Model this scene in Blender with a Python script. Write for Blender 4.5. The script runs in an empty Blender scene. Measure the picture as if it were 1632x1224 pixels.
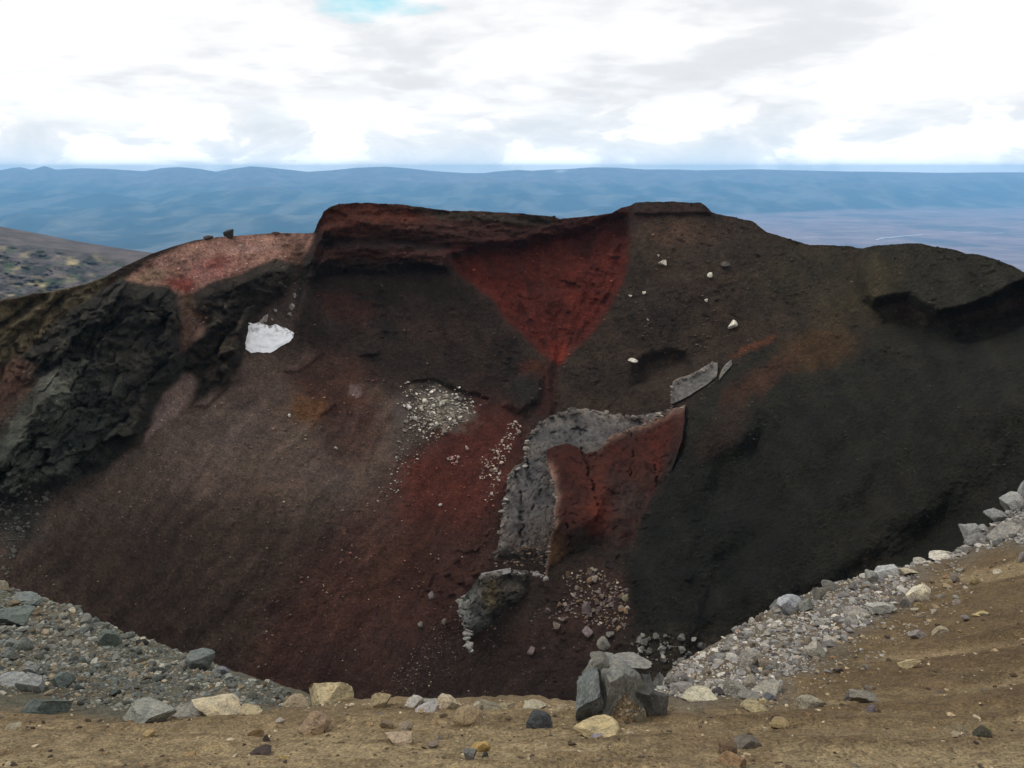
import bpy, bmesh, math, random
import numpy as np
from mathutils import Vector

random.seed(7)
RNG = np.random.default_rng(11)
SC = bpy.context.scene
COL = SC.collection

# ------------------------------------------------------------------ camera, sky, sun, exposure
F = 1360.0                      # focal length in photo pixels (photo 1632 x 1224)
PITCH = math.radians(14.19)      # looking down into the crater
SP, CP = math.sin(PITCH), math.cos(PITCH)
cam_data = bpy.data.cameras.new('camera')
cam_data.sensor_width = 36.0
cam_data.lens = 36.0 * F / 1632.0
cam_data.clip_start = 0.1
cam_data.clip_end = 200000.0
cam = bpy.data.objects.new('camera', cam_data)
COL.objects.link(cam)
cam.location = (0, 0, 0)
cam.rotation_euler = (math.pi / 2 - PITCH, 0, 0)
SC.camera = cam

SUN_EL, SUN_AZ = math.radians(60), math.radians(-85)     # azimuth measured from +Y (view) towards +X
world = bpy.data.worlds.new('World')
SC.world = world
world.use_nodes = True
wt = world.node_tree
wt.nodes.clear()


def N(t, kind, **kw):
    n = t.nodes.new(kind)
    for k, v in kw.items():
        setattr(n, k, v)
    return n


def L(t, a, b):
    t.links.new(a, b)


def setin(n, **kw):
    for k, v in kw.items():
        n.inputs[k.replace('_', ' ')].default_value = v
    return n


def math_node(t, op, a, b=None, clamp=False):
    m = N(t, 'ShaderNodeMath', operation=op, use_clamp=clamp)
    for i, v in enumerate((a, b)):
        if v is None:
            continue
        if isinstance(v, (int, float)):
            m.inputs[i].default_value = v
        else:
            L(t, v, m.inputs[i])
    return m.outputs[0]


def ramp(t, fac, stops, mode='LINEAR'):
    r = N(t, 'ShaderNodeValToRGB')
    r.color_ramp.interpolation = mode
    el = r.color_ramp.elements
    while len(el) < len(stops):
        el.new(0.5)
    for e, (p, c) in zip(el, stops):
        e.position = p
        e.color = (c[0], c[1], c[2], 1) if len(c) == 3 else c
    L(t, fac, r.inputs[0])
    return r.outputs[0]


def mixc(t, fac, a, b, mode='MIX'):
    m = N(t, 'ShaderNodeMix', data_type='RGBA', blend_type=mode)
    for sock, v in ((m.inputs[0], fac), (m.inputs[6], a), (m.inputs[7], b)):
        if isinstance(v, (int, float)):
            sock.default_value = v
        elif isinstance(v, tuple):
            sock.default_value = (v[0], v[1], v[2], 1)
        else:
            L(t, v, sock)
    return m.outputs[2]


def noise(t, vec, scale, detail=5, rough=0.55, dist=0.0):
    n = N(t, 'ShaderNodeTexNoise')
    setin(n, Scale=scale, Detail=detail, Roughness=rough, Distortion=dist)
    if vec is not None:
        L(t, vec, n.inputs['Vector'])
    return n.outputs[0]


def build_world():
    t = wt
    out = N(t, 'ShaderNodeOutputWorld')
    bg = N(t, 'ShaderNodeBackground')
    bg.inputs['Strength'].default_value = 0.1
    sky = N(t, 'ShaderNodeTexSky')
    sky.sky_type = 'NISHITA'
    sky.sun_disc = False
    sky.sun_elevation = SUN_EL
    sky.sun_rotation = SUN_AZ
    sky.altitude = 1800
    tc = N(t, 'ShaderNodeTexCoord')
    sep = N(t, 'ShaderNodeSeparateXYZ')
    L(t, tc.outputs['Generated'], sep.inputs[0])
    z = math_node(t, 'MAXIMUM', sep.outputs[2], 0.0)
    zz = math_node(t, 'ADD', z, 0.16)
    u = math_node(t, 'DIVIDE', sep.outputs[0], zz)
    v = math_node(t, 'DIVIDE', sep.outputs[1], zz)
    cmb = N(t, 'ShaderNodeCombineXYZ')
    L(t, u, cmb.inputs[0])
    L(t, v, cmb.inputs[1])
    p = cmb.outputs[0]
    # thick layer: white with soft grey bases
    n1 = noise(t, p, 0.85, 7, 0.52, 0.3)
    n2 = noise(t, p, 4.2, 6, 0.55, 0.2)
    s = math_node(t, 'ADD', math_node(t, 'MULTIPLY', n1, 0.80), math_node(t, 'MULTIPLY', n2, 0.20))
    high = ramp(t, s, [(0.35, (7.7, 7.85, 8.05)), (0.46, (8.4, 8.55, 8.8)), (0.54, (10.6, 10.6, 10.65)), (0.60, (13.2, 13.2, 13.2)), (0.75, (14.0, 13.9, 13.8))])
    # low band of cumulus over the ranges: sharper puffs on blue grey
    q = N(t, 'ShaderNodeMapping')
    q.inputs['Scale'].default_value = (8.0, 8.0, 21.0)
    L(t, tc.outputs['Generated'], q.inputs[0])
    n3 = noise(t, q.outputs[0], 1.0, 8, 0.56, 0.35)
    low = ramp(t, n3, [(0.34, (7.4, 8.2, 8.9)), (0.43, (8.3, 8.8, 9.3)), (0.50, (9.4, 9.7, 10.0)), (0.535, (11.6, 11.7, 11.8)), (0.60, (13.8, 13.8, 13.8))])
    hz = ramp(t, z, [(0.0, (1, 1, 1)), (0.03, (0.95, 0.95, 0.95)), (0.065, (0.4, 0.4, 0.4)), (0.10, (0, 0, 0))])
    c = mixc(t, hz, high, low)
    # bright pale blue slit just over the mountain tops
    slit = ramp(t, z, [(0.0, (1, 1, 1)), (0.010, (0.5, 0.5, 0.5)), (0.03, (0, 0, 0))])
    c = mixc(t, math_node(t, 'MULTIPLY', slit, 0.35), c, (11.5, 12.6, 13.2))
    # small gaps in the cover where blue sky shows
    n4 = noise(t, p, 0.9, 6, 0.5, 0.2)
    # one gap at the upper edge of the view, plus whatever the noise opens elsewhere
    dv = N(t, 'ShaderNodeVectorMath', operation='DISTANCE')
    mp = N(t, 'ShaderNodeMapping')
    mp.inputs['Scale'].default_value = (1, 1, 2.4)
    L(t, tc.outputs['Generated'], mp.inputs[0])
    L(t, mp.outputs[0], dv.inputs[0])
    g = Vector(((604 - 816) / F, CP + SP * (612 + 8) / F, -SP + CP * (612 + 8) / F)).normalized()
    dv.inputs[1].default_value = (g.x, g.y, g.z * 2.4)
    gap = math_node(t, 'ADD', dv.outputs['Value'], math_node(t, 'MULTIPLY', math_node(t, 'SUBTRACT', n2, 0.5), 0.16))
    gapf = ramp(t, gap, [(0.020, (0.9, 0.9, 0.9)), (0.066, (0, 0, 0))])
    gap2 = ramp(t, n4, [(0.26, (1, 1, 1)), (0.33, (0, 0, 0))])
    gsum = math_node(t, 'MAXIMUM', gapf, math_node(t, 'MULTIPLY', gap2, ramp(t, z, [(0.16, (0, 0, 0)), (0.25, (1, 1, 1))])))
    blue = mixc(t, 0.75, sky.outputs[0], (4.6, 9.8, 10.8))
    c = mixc(t, gsum, c, blue)
    L(t, c, bg.inputs['Color'])
    L(t, bg.outputs[0], out.inputs[0])


build_world()

sun_data = bpy.data.lights.new('sun', 'SUN')
sun_data.energy = 1.4
sun_data.angle = math.radians(18)
sun_data.color = (1.0, 0.965, 0.91)
sun = bpy.data.objects.new('sun', sun_data)
COL.objects.link(sun)
sd = Vector((math.sin(SUN_AZ) * math.cos(SUN_EL), math.cos(SUN_AZ) * math.cos(SUN_EL), math.sin(SUN_EL)))
sun.rotation_euler = sd.to_track_quat('Z', 'Y').to_euler()
sun.location = sd * 100

SC.render.engine = 'CYCLES'
SC.view_settings.view_transform = 'Standard'
SC.view_settings.look = 'None'
SC.view_settings.exposure = 0.0
SC.view_settings.gamma = 1.0
SC.view_settings.use_curve_mapping = False
cy = SC.cycles
cy.use_denoising = True
try:
    cy.denoiser = 'OPENIMAGEDENOISE'
    cy.denoising_input_passes = 'RGB_ALBEDO_NORMAL'
    cy.denoising_prefilter = 'ACCURATE'
except Exception:
    pass
cy.max_bounces = 5
cy.diffuse_bounces = 3
cy.glossy_bounces = 2
cy.transmission_bounces = 2
cy.volume_bounces = 3
cy.caustics_reflective = False
cy.caustics_refractive = False
cy.sample_clamp_indirect = 4.0

# ------------------------------------------------------------------ numeric helpers


def lin(r, g, b, k=1.0):
    """display colour 0-255 -> linear"""
    c = np.array([r, g, b], float) / 255.0
    c = np.where(c <= 0.04045, c / 12.92, ((c + 0.055) / 1.055) ** 2.4)
    return c * k


def smooth(a, b, x):
    t = np.clip((x - a) / (b - a), 0, 1)
    return t * t * (3 - 2 * t)


def hash3(ix, iy, iz, seed):
    h = (ix * 374761393 + iy * 668265263 + iz * 2147483647 + seed * 1274126177) & 0xFFFFFFFF
    h = ((h ^ (h >> 13)) * 1274126177) & 0xFFFFFFFF
    h = (h ^ (h >> 16)) & 0xFFFFFFFF
    h = (h * 2246822519) & 0xFFFFFFFF
    return (h ^ (h >> 15)) & 0xFFFFFFFF


def grad2(x, y, seed):
    xi = np.floor(x).astype(np.int64)
    yi = np.floor(y).astype(np.int64)
    xf, yf = x - xi, y - yi
    u = xf * xf * xf * (xf * (xf * 6 - 15) + 10)
    v = yf * yf * yf * (yf * (yf * 6 - 15) + 10)

    def g(dx, dy):
        a = hash3(xi + dx, yi + dy, 0 * xi, seed) * (2 * math.pi / 4294967296.0)
        return np.cos(a) * (xf - dx) + np.sin(a) * (yf - dy)
    n0 = g(0, 0) * (1 - u) + g(1, 0) * u
    n1 = g(0, 1) * (1 - u) + g(1, 1) * u
    return (n0 * (1 - v) + n1 * v) * 1.5


def fbm(x, y, oct=4, seed=0, gain=0.5, lac=2.03):
    s, a, t = 0.0, 1.0, 0.0
    for i in range(oct):
        s = s + a * grad2(x, y, seed + i * 17)
        t += a
        a *= gain
        x, y = x * lac + 13.7, y * lac + 7.1
    return s / t


def ridged(x, y, oct=4, seed=0, gain=0.5, lac=2.03):
    s, a, t = 0.0, 1.0, 0.0
    for i in range(oct):
        s = s + a * (1 - np.abs(grad2(x, y, seed + i * 17)) * 2)
        t += a
        a *= gain
        x, y = x * lac + 3.7, y * lac + 17.1
    return s / t


def grad3(p, seed):
    pi = np.floor(p).astype(np.int64)
    f = p - pi
    w = f * f * f * (f * (f * 6 - 15) + 10)
    res = 0
    for dx in (0, 1):
        for dy in (0, 1):
            for dz in (0, 1):
                h = hash3(pi[:, 0] + dx, pi[:, 1] + dy, pi[:, 2] + dz, seed)
                gx = (h & 1023) / 511.5 - 1
                gy = ((h >> 10) & 1023) / 511.5 - 1
                gz = ((h >> 20) & 1023) / 511.5 - 1
                d = gx * (f[:, 0] - dx) + gy * (f[:, 1] - dy) + gz * (f[:, 2] - dz)
                wx = w[:, 0] if dx else 1 - w[:, 0]
                wy = w[:, 1] if dy else 1 - w[:, 1]
                wz = w[:, 2] if dz else 1 - w[:, 2]
                res = res + d * wx * wy * wz
    return res


def fbm3(p, oct=3, seed=0):
    s, a = 0, 1.0
    for i in range(oct):
        s = s + a * grad3(p, seed + 31 * i)
        p = p * 2.07 + 5.3
        a *= 0.5
    return s


def facets(x, y, seed, tilt=0.8):
    """blocky relief: every cell is a tilted facet; returns height and a per cell random number"""
    xi, yi = np.floor(x).astype(np.int64), np.floor(y).astype(np.int64)
    best = np.full(x.shape, 1e9)
    out = np.zeros(x.shape)
    rid = np.zeros(x.shape)
    sec = np.full(x.shape, 1e9)
    for dx in (-1, 0, 1):
        for dy in (-1, 0, 1):
            h = hash3(xi + dx, yi + dy, 0 * xi, seed)
            cx = xi + dx + (h & 1023) / 1023.0
            cy_ = yi + dy + ((h >> 10) & 1023) / 1023.0
            d = (x - cx) ** 2 + (y - cy_) ** 2
            h2 = hash3(xi + dx, yi + dy, 0 * xi + 7, seed + 3)
            a = (h2 & 1023) / 511.5 - 1
            b = ((h2 >> 10) & 1023) / 511.5 - 1
            c = ((h2 >> 20) & 1023) / 511.5 - 1
            m = d < best
            sec = np.where(m, best, np.minimum(sec, d))
            out = np.where(m, c * 0.6 + tilt * (a * (x - cx) + b * (y - cy_)), out)
            rid = np.where(m, (h2 >> 5 & 1023) / 1023.0, rid)
            best = np.where(m, d, best)
    return out, rid, np.sqrt(sec) - np.sqrt(best)


def sdf(poly, X, Y):
    """signed distance to a polygon, negative inside; far away points get a large value"""
    P = np.array(poly, float)
    out = np.full(X.shape, 1e3)
    m = 120
    box = (X > P[:, 0].min() - m) & (X < P[:, 0].max() + m) & (Y > P[:, 1].min() - m) & (Y < P[:, 1].max() + m)
    x, y = X[box], Y[box]
    if x.size == 0:
        return out
    d = np.full(x.shape, 1e12)
    ins = np.zeros(x.shape, bool)
    n = len(P)
    for i in range(n):
        a, b = P[i], P[(i + 1) % n]
        ex, ey = b - a
        wx, wy = x - a[0], y - a[1]
        tt = np.clip((wx * ex + wy * ey) / (ex * ex + ey * ey + 1e-9), 0, 1)
        d = np.minimum(d, (wx - ex * tt) ** 2 + (wy - ey * tt) ** 2)
        c = (a[1] > y) != (b[1] > y)
        xi = (b[0] - a[0]) * (y - a[1]) / (b[1] - a[1] + 1e-12) + a[0]
        ins ^= c & (x < xi)
    d = np.sqrt(d)
    out[box] = np.where(ins, -d, d)
    return out


def line_dist(pts, X, Y):
    P = np.array(pts, float)
    out = np.full(X.shape, 1e3)
    box = (X > P[:, 0].min() - 60) & (X < P[:, 0].max() + 60) & (Y > P[:, 1].min() - 60) & (Y < P[:, 1].max() + 60)
    x, y = X[box], Y[box]
    d = np.full(x.shape, 1e12)
    for a, b in zip(P[:-1], P[1:]):
        ex, ey = b - a
        wx, wy = x - a[0], y - a[1]
        tt = np.clip((wx * ex + wy * ey) / (ex * ex + ey * ey + 1e-9), 0, 1)
        d = np.minimum(d, (wx - ex * tt) ** 2 + (wy - ey * tt) ** 2)
    out[box] = np.sqrt(d)
    return out


def unproject(px, py, Y):
    """the point at forward distance Y (metres) seen at photo pixel (px, py)"""
    a = (px - 816.0) / F
    b = (612.0 - py) / F
    dy = CP + SP * b
    dz = -SP + CP * b
    s = Y / dy
    return np.stack([a * s, Y + 0 * s, dz * s], -1)


class TPS:
    """thin plate spline of inverse distance over the picture (planes stay planes)"""

    def __init__(self, pts, reg=1e-4):
        P = np.array(pts, float)
        self.c = P[:, :2] / 1000.0
        z = 1.0 / P[:, 2]
        n = len(P)
        K = self.k(self.c, self.c) + reg * np.eye(n)
        A = np.zeros((n + 3, n + 3))
        A[:n, :n] = K
        A[:n, n] = 1
        A[:n, n + 1:] = self.c
        A[n:, :n] = A[:n, n:].T
        self.w = np.linalg.solve(A, np.concatenate([z, [0, 0, 0]]))

    @staticmethod
    def k(a, b):
        r2 = (a[:, None, 0] - b[None, :, 0]) ** 2 + (a[:, None, 1] - b[None, :, 1]) ** 2
        return 0.5 * r2 * np.log(r2 + 1e-12)

    def __call__(self, px, py):
        q = np.stack([np.ravel(px), np.ravel(py)], -1) / 1000.0
        o = np.empty(len(q))
        n = len(self.c)
        for i in range(0, len(q), 100000):
            s = q[i:i + 100000]
            o[i:i + 100000] = self.k(s, self.c) @ self.w[:n] + self.w[n] + s @ self.w[n + 1:]
        return (1.0 / o).reshape(np.shape(px))


def curve(pts):
    P = np.array(sorted(pts), float)
    return lambda x: np.interp(x, P[:, 0], P[:, 1])


def mesh_from(name, verts, faces, mat=None, colors=None, smooth_shade=True):
    me = bpy.data.meshes.new(name)
    verts = np.asarray(verts, np.float32)
    faces = np.asarray(faces, np.int32)
    k = faces.shape[1]
    me.vertices.add(len(verts))
    me.vertices.foreach_set('co', verts.ravel())
    me.loops.add(faces.size)
    me.loops.foreach_set('vertex_index', faces.ravel())
    me.polygons.add(len(faces))
    me.polygons.foreach_set('loop_start', np.arange(0, faces.size, k, dtype=np.int32))
    me.polygons.foreach_set('loop_total', np.full(len(faces), k, np.int32))
    me.polygons.foreach_set('use_smooth', np.full(len(faces), smooth_shade, bool))
    me.update(calc_edges=True)
    if colors is not None:
        at = me.color_attributes.new('tint', 'FLOAT_COLOR', 'POINT')
        c = np.ones((len(verts), 4), np.float32)
        c[:, :3] = colors
        at.data.foreach_set('color', c.ravel())
    if mat:
        me.materials.append(mat)
    return me


def grid_faces(rows, cols, flip=False):
    i = np.arange(rows - 1)[:, None] * cols + np.arange(cols - 1)[None, :]
    f = np.stack([i, i + 1, i + cols + 1, i + cols], -1).reshape(-1, 4)
    return f[:, ::-1] if flip else f


def add(name, me, parent=None, label=None, cat=None, group=None, kind=None, loc=None):
    o = bpy.data.objects.new(name, me)
    COL.objects.link(o)
    if parent:
        o.parent = parent
    if loc is not None:
        o.location = loc
    for k, v in (('label', label), ('category', cat), ('group', group), ('kind', kind)):
        if v:
            o[k] = v
    return o


# ------------------------------------------------------------------ materials


def base_mat(name, rough=0.95, spec=0.15):
    m = bpy.data.materials.new(name)
    m.use_nodes = True
    t = m.node_tree
    b = t.nodes['Principled BSDF']
    b.inputs['Roughness'].default_value = rough
    b.inputs['Specular IOR Level'].default_value = spec
    return m, t, b


def add_bump(t, b, h, strength, dist):
    n = N(t, 'ShaderNodeBump')
    n.inputs['Strength'].default_value = strength
    n.inputs['Distance'].default_value = dist
    L(t, h, n.inputs['Height'])
    L(t, n.outputs[0], b.inputs['Normal'])


def obj_coord(t):
    return N(t, 'ShaderNodeTexCoord').outputs['Object']


def scoria_mat():
    m, t, b = base_mat('volcanic_scoria')
    oc = obj_coord(t)
    tint = N(t, 'ShaderNodeVertexColor', layer_name='tint').outputs[0]
    n1 = noise(t, oc, 2.6, 5, 0.72)
    n2 = noise(t, oc, 0.35, 5, 0.6)
    n3 = noise(t, oc, 0.09, 4, 0.55)
    f1 = ramp(t, n1, [(0.32, (0.5, 0.5, 0.5)), (0.5, (1, 1, 1)), (0.68, (1.6, 1.56, 1.5))])
    f2 = ramp(t, n2, [(0.3, (0.8, 0.8, 0.8)), (0.5, (1, 1, 1)), (0.7, (1.22, 1.2, 1.17))])
    n5 = noise(t, oc, 1.0, 4, 0.7)
    f5 = ramp(t, n5, [(0.32, (0.75, 0.75, 0.75)), (0.5, (1, 1, 1)), (0.7, (1.28, 1.25, 1.2))])
    f3 = ramp(t, n3, [(0.3, (0.86, 0.88, 0.9)), (0.7, (1.14, 1.1, 1.06))])
    c = mixc(t, 1.0, tint, f1, 'MULTIPLY')
    c = mixc(t, 1.0, c, f2, 'MULTIPLY')
    c = mixc(t, 1.0, c, f3, 'MULTIPLY')
    c = mixc(t, 1.0, c, f5, 'MULTIPLY')
    # scattered pale lapilli
    vo = N(t, 'ShaderNodeTexVoronoi')
    setin(vo, Scale=1.15, Randomness=1.0)
    L(t, oc, vo.inputs['Vector'])
    dots = ramp(t, vo.outputs['Distance'], [(0.07, (1, 1, 1)), (0.13, (0, 0, 0))])
    sep = N(t, 'ShaderNodeSeparateColor')
    L(t, vo.outputs['Color'], sep.inputs[0])
    pick = ramp(t, sep.outputs[0], [(0.86, (0, 0, 0)), (0.9, (1, 1, 1))])
    k = math_node(t, 'MULTIPLY', math_node(t, 'MULTIPLY', dots, pick), 0.55)
    c = mixc(t, k, c, (0.17, 0.145, 0.12))
    L(t, c, b.inputs['Base Color'])
    h = math_node(t, 'ADD', math_node(t, 'ADD', n1, math_node(t, 'MULTIPLY', n5, 1.4)), math_node(t, 'MULTIPLY', n2, 1.5))
    add_bump(t, b, h, 0.9, 0.6)
    return m


def ground_mat():
    m, t, b = base_mat('volcanic_sand')
    oc = obj_coord(t)
    tint = N(t, 'ShaderNodeVertexColor', layer_name='tint').outputs[0]
    n1 = noise(t, oc, 28, 6, 0.75)
    n2 = noise(t, oc, 6, 6, 0.7)
    n3 = noise(t, oc, 1.3, 4, 0.6)
    f1 = ramp(t, n1, [(0.33, (0.35, 0.34, 0.33)), (0.5, (1, 1, 1)), (0.68, (1.8, 1.75, 1.65))])
    f2 = ramp(t, n2, [(0.3, (0.66, 0.65, 0.64)), (0.55, (1.05, 1.04, 1.03)), (0.72, (1.35, 1.3, 1.2))])
    f3 = ramp(t, n3, [(0.3, (0.85, 0.84, 0.83)), (0.7, (1.15, 1.14, 1.12))])
    c = mixc(t, 1.0, tint, f1, 'MULTIPLY')
    c = mixc(t, 1.0, c, f2, 'MULTIPLY')
    c = mixc(t, 1.0, c, f3, 'MULTIPLY')
    L(t, c, b.inputs['Base Color'])
    h = math_node(t, 'ADD', math_node(t, 'MULTIPLY', n1, 0.35), n2)
    add_bump(t, b, h, 1.0, 0.09)
    return m


def rock_mat(name, scale, tinted=False, bump=0.05, use_lichen=True):
    m, t, b = base_mat(name, 0.9, 0.2)
    oc = obj_coord(t)
    if tinted:
        col = N(t, 'ShaderNodeVertexColor', layer_name='tint').outputs[0]
    else:
        oi = N(t, 'ShaderNodeObjectInfo')
        col = oi.outputs['Color']
        off = N(t, 'ShaderNodeVectorMath', operation='ADD')
        L(t, oc, off.inputs[0])
        cx = N(t, 'ShaderNodeCombineXYZ')
        L(t, math_node(t, 'MULTIPLY', oi.outputs['Random'], 31.0), cx.inputs[0])
        L(t, cx.outputs[0], off.inputs[1])
        oc = off.outputs[0]
    n1 = noise(t, oc, 9 * scale, 7, 0.7)
    n2 = noise(t, oc, 2.2 * scale, 5, 0.6, 0.4)
    f1 = ramp(t, n1, [(0.32, (0.5, 0.5, 0.5)), (0.5, (1, 1, 1)), (0.7, (1.4, 1.39, 1.36))])
    f2 = ramp(t, n2, [(0.32, (0.62, 0.63, 0.66)), (0.5, (1, 1, 1)), (0.68, (1.3, 1.24, 1.14))])
    c = mixc(t, 1.0, col, f1, 'MULTIPLY')
    c = mixc(t, 1.0, c, f2, 'MULTIPLY')
    if use_lichen:
        n3 = noise(t, oc, 3.5 * scale, 6, 0.65)
        k = ramp(t, n3, [(0.6, (0, 0, 0)), (0.72, (0.5, 0.5, 0.5))])
        c = mixc(t, k, c, (0.2, 0.17, 0.09))
    L(t, c, b.inputs['Base Color'])
    h = math_node(t, 'ADD', math_node(t, 'MULTIPLY', n1, 0.5), n2)
    add_bump(t, b, h, 0.95, bump * 1.6)
    return m


def snow_mat():
    m, t, b = base_mat('old_snow', 0.6, 0.3)
    oc = obj_coord(t)
    n1 = noise(t, oc, 0.9, 6, 0.7)
    tint = N(t, 'ShaderNodeVertexColor', layer_name='tint').outputs[0]
    f = ramp(t, n1, [(0.3, (0.9, 0.91, 0.93)), (0.65, (1.02, 1.02, 1.02))])
    L(t, mixc(t, 1.0, tint, f, 'MULTIPLY'), b.inputs['Base Color'])
    add_bump(t, b, n1, 0.5, 0.3)
    return m


def far_mat(name, scale):
    m, t, b = base_mat(name)
    oc = obj_coord(t)
    tint = N(t, 'ShaderNodeVertexColor', layer_name='tint').outputs[0]
    n1 = noise(t, oc, scale, 7, 0.65)
    f = ramp(t, n1, [(0.3, (0.55, 0.57, 0.6)), (0.5, (1, 1, 1)), (0.72, (1.6, 1.55, 1.45))])
    L(t, mixc(t, 1.0, tint, f, 'MULTIPLY'), b.inputs['Base Color'])
    add_bump(t, b, n1, 0.6, 0.25 / scale)
    return m


M_WALL = scoria_mat()
M_GROUND = ground_mat()
M_ROCK = rock_mat('weathered_lava_rock', 1.0)
M_ROCK_FAR = rock_mat('pale_lava_block', 0.35, False, 0.2)
M_STONE = rock_mat('loose_stone', 6.0, True, 0.02, False)
M_DYKE = rock_mat('lava_crust', 0.12, True, 0.5, False)
M_SNOW = snow_mat()
M_FAR = far_mat('distant_tussock', 0.0022)
M_HILL = far_mat('hill_scrub', 0.02)

# ------------------------------------------------------------------ crater wall
RIDGE = [(-300, 560), (-100, 505), (0, 480), (60, 468), (120, 458), (165, 443), (200, 424), (240, 405), (275, 393), (310, 383), (345, 378),
         (400, 374), (440, 371), (490, 372), (500, 371), (504, 362), (508, 352), (513, 344), (515, 337), (522, 333), (528, 329), (540, 325), (570, 323),
         (600, 324), (640, 326), (680, 331), (720, 336), (770, 337), (830, 340), (860, 343), (880, 345), (893, 349), (930, 345), (960, 342), (975, 339),
         (988, 332), (1005, 328), (1013, 323), (1050, 321), (1116, 323), (1124, 327), (1134, 338), (1150, 342), (1180, 348), (1200, 353), (1212, 362), (1222, 370),
         (1250, 378), (1275, 386), (1290, 390), (1330, 391), (1360, 393), (1375, 396), (1382, 394), (1400, 391), (1440, 388), (1468, 388), (1490, 393), (1520, 397),
         (1540, 404), (1558, 405), (1585, 413), (1610, 422), (1632, 434), (1700, 470), (1900, 560)]
ridge_py = curve(RIDGE)

WALL_PTS = [(-300, 560, 110), (-300, 760, 100), (-300, 950, 84), (-300, 1240, 66),
            (0, 480, 148), (0, 600, 136), (0, 760, 119), (0, 920, 103), (0, 1100, 88), (0, 1240, 78),
            (120, 458, 160), (200, 424, 172), (150, 600, 152), (150, 760, 134), (200, 950, 117),
            (300, 385, 186), (300, 600, 170), (300, 800, 144), (300, 1000, 124), (300, 1240, 106),
            (430, 371, 200), (430, 450, 190), (430, 560, 180), (430, 800, 150), (430, 1115, 123),
            (515, 337, 206), (510, 450, 199), (560, 560, 189), (560, 720, 168), (560, 900, 146), (560, 1115, 126),
            (620, 325, 216), (620, 440, 205), (700, 336, 220), (700, 430, 207), (700, 540, 196), (700, 640, 183), (700, 800, 162), (700, 960, 144), (700, 1115, 129), (700, 1240, 118),
            (850, 342, 226), (850, 450, 212), (880, 580, 196), (880, 660, 186), (850, 800, 166), (850, 960, 146), (850, 1115, 130),
            (1000, 330, 222), (1000, 420, 210), (1000, 540, 196), (1000, 640, 184), (1000, 800, 162), (1000, 960, 140), (1000, 1115, 123), (1000, 1240, 112),
            (1120, 323, 218), (1150, 450, 200), (1150, 560, 188), (1150, 700, 160), (1150, 850, 139), (1150, 1000, 121),
            (1290, 390, 207), (1300, 480, 190), (1300, 560, 176), (1300, 700, 149), (1300, 850, 130), (1300, 1000, 113), (1300, 1240, 96),
            (1375, 396, 195), (1450, 388, 180), (1450, 480, 166), (1450, 600, 148), (1450, 750, 127), (1450, 900, 110), (1450, 1100, 94),
            (1632, 434, 150), (1632, 520, 138), (1632, 620, 122), (1632, 750, 108), (1632, 900, 92), (1632, 1240, 73),
            (1900, 560, 105), (1900, 700, 94), (1900, 900, 78), (1900, 1240, 60)]
wallY = TPS(WALL_PTS)

CLIFF_A = [(35, 570), (75, 530), (120, 492), (160, 462), (190, 447), (215, 455), (268, 457), (285, 475), (296, 520), (288, 560), (294, 592), (262, 628),
           (240, 668), (222, 705), (165, 748), (110, 770), (60, 782), (25, 800), (-30, 800), (-30, 735), (20, 690), (30, 650), (60, 610), (72, 580)]
CLIFF_B = [(302, 480), (340, 452), (400, 430), (442, 413), (462, 420), (470, 440), (455, 466), (420, 488), (398, 512), (390, 548), (388, 580), (370, 605),
           (340, 628), (300, 648), (318, 612), (306, 594), (290, 590), (300, 545), (330, 512)]
GULLY = [(285, 470), (303, 475), (332, 505), (322, 530), (305, 552), (287, 562), (290, 520)]
SADDLE = [(195, 452), (240, 415), (300, 388), (345, 380), (400, 375), (440, 372), (500, 372), (492, 402), (470, 418), (440, 411), (395, 428), (345, 446),
          (305, 468), (285, 468), (268, 456), (215, 452)]
SCARP = [(500, 375), (500, 300), (900, 300), (1000, 318), (1000, 345), (930, 368), (830, 388), (725, 408), (716, 436), (660, 432), (560, 436), (485, 452), (478, 420)]
REDTRI = [(716, 412), (760, 404), (830, 392), (900, 372), (960, 347), (1000, 340), (1003, 380), (1001, 420), (985, 465), (958, 512), (930, 545), (903, 570),
          (890, 586), (872, 572), (838, 540), (806, 510), (790, 484), (762, 462), (728, 434)]
MOUND = [(1374, 380), (1368, 420), (1364, 450), (1374, 478), (1392, 489), (1420, 481), (1446, 480), (1466, 492), (1490, 508), (1530, 500), (1580, 482), (1640, 456), (1900, 520),
         (1900, 340)]
RIGHTSLOPE = [(1092, 652), (1135, 612), (1165, 582), (1200, 556), (1250, 540), (1320, 556), (1370, 530), (1420, 505), (1470, 520), (1540, 530), (1640, 500), (1900, 560), (1900, 1300),
              (1000, 1300), (998, 1000), (1002, 915), (1025, 860), (1062, 775), (1088, 700)]


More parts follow.
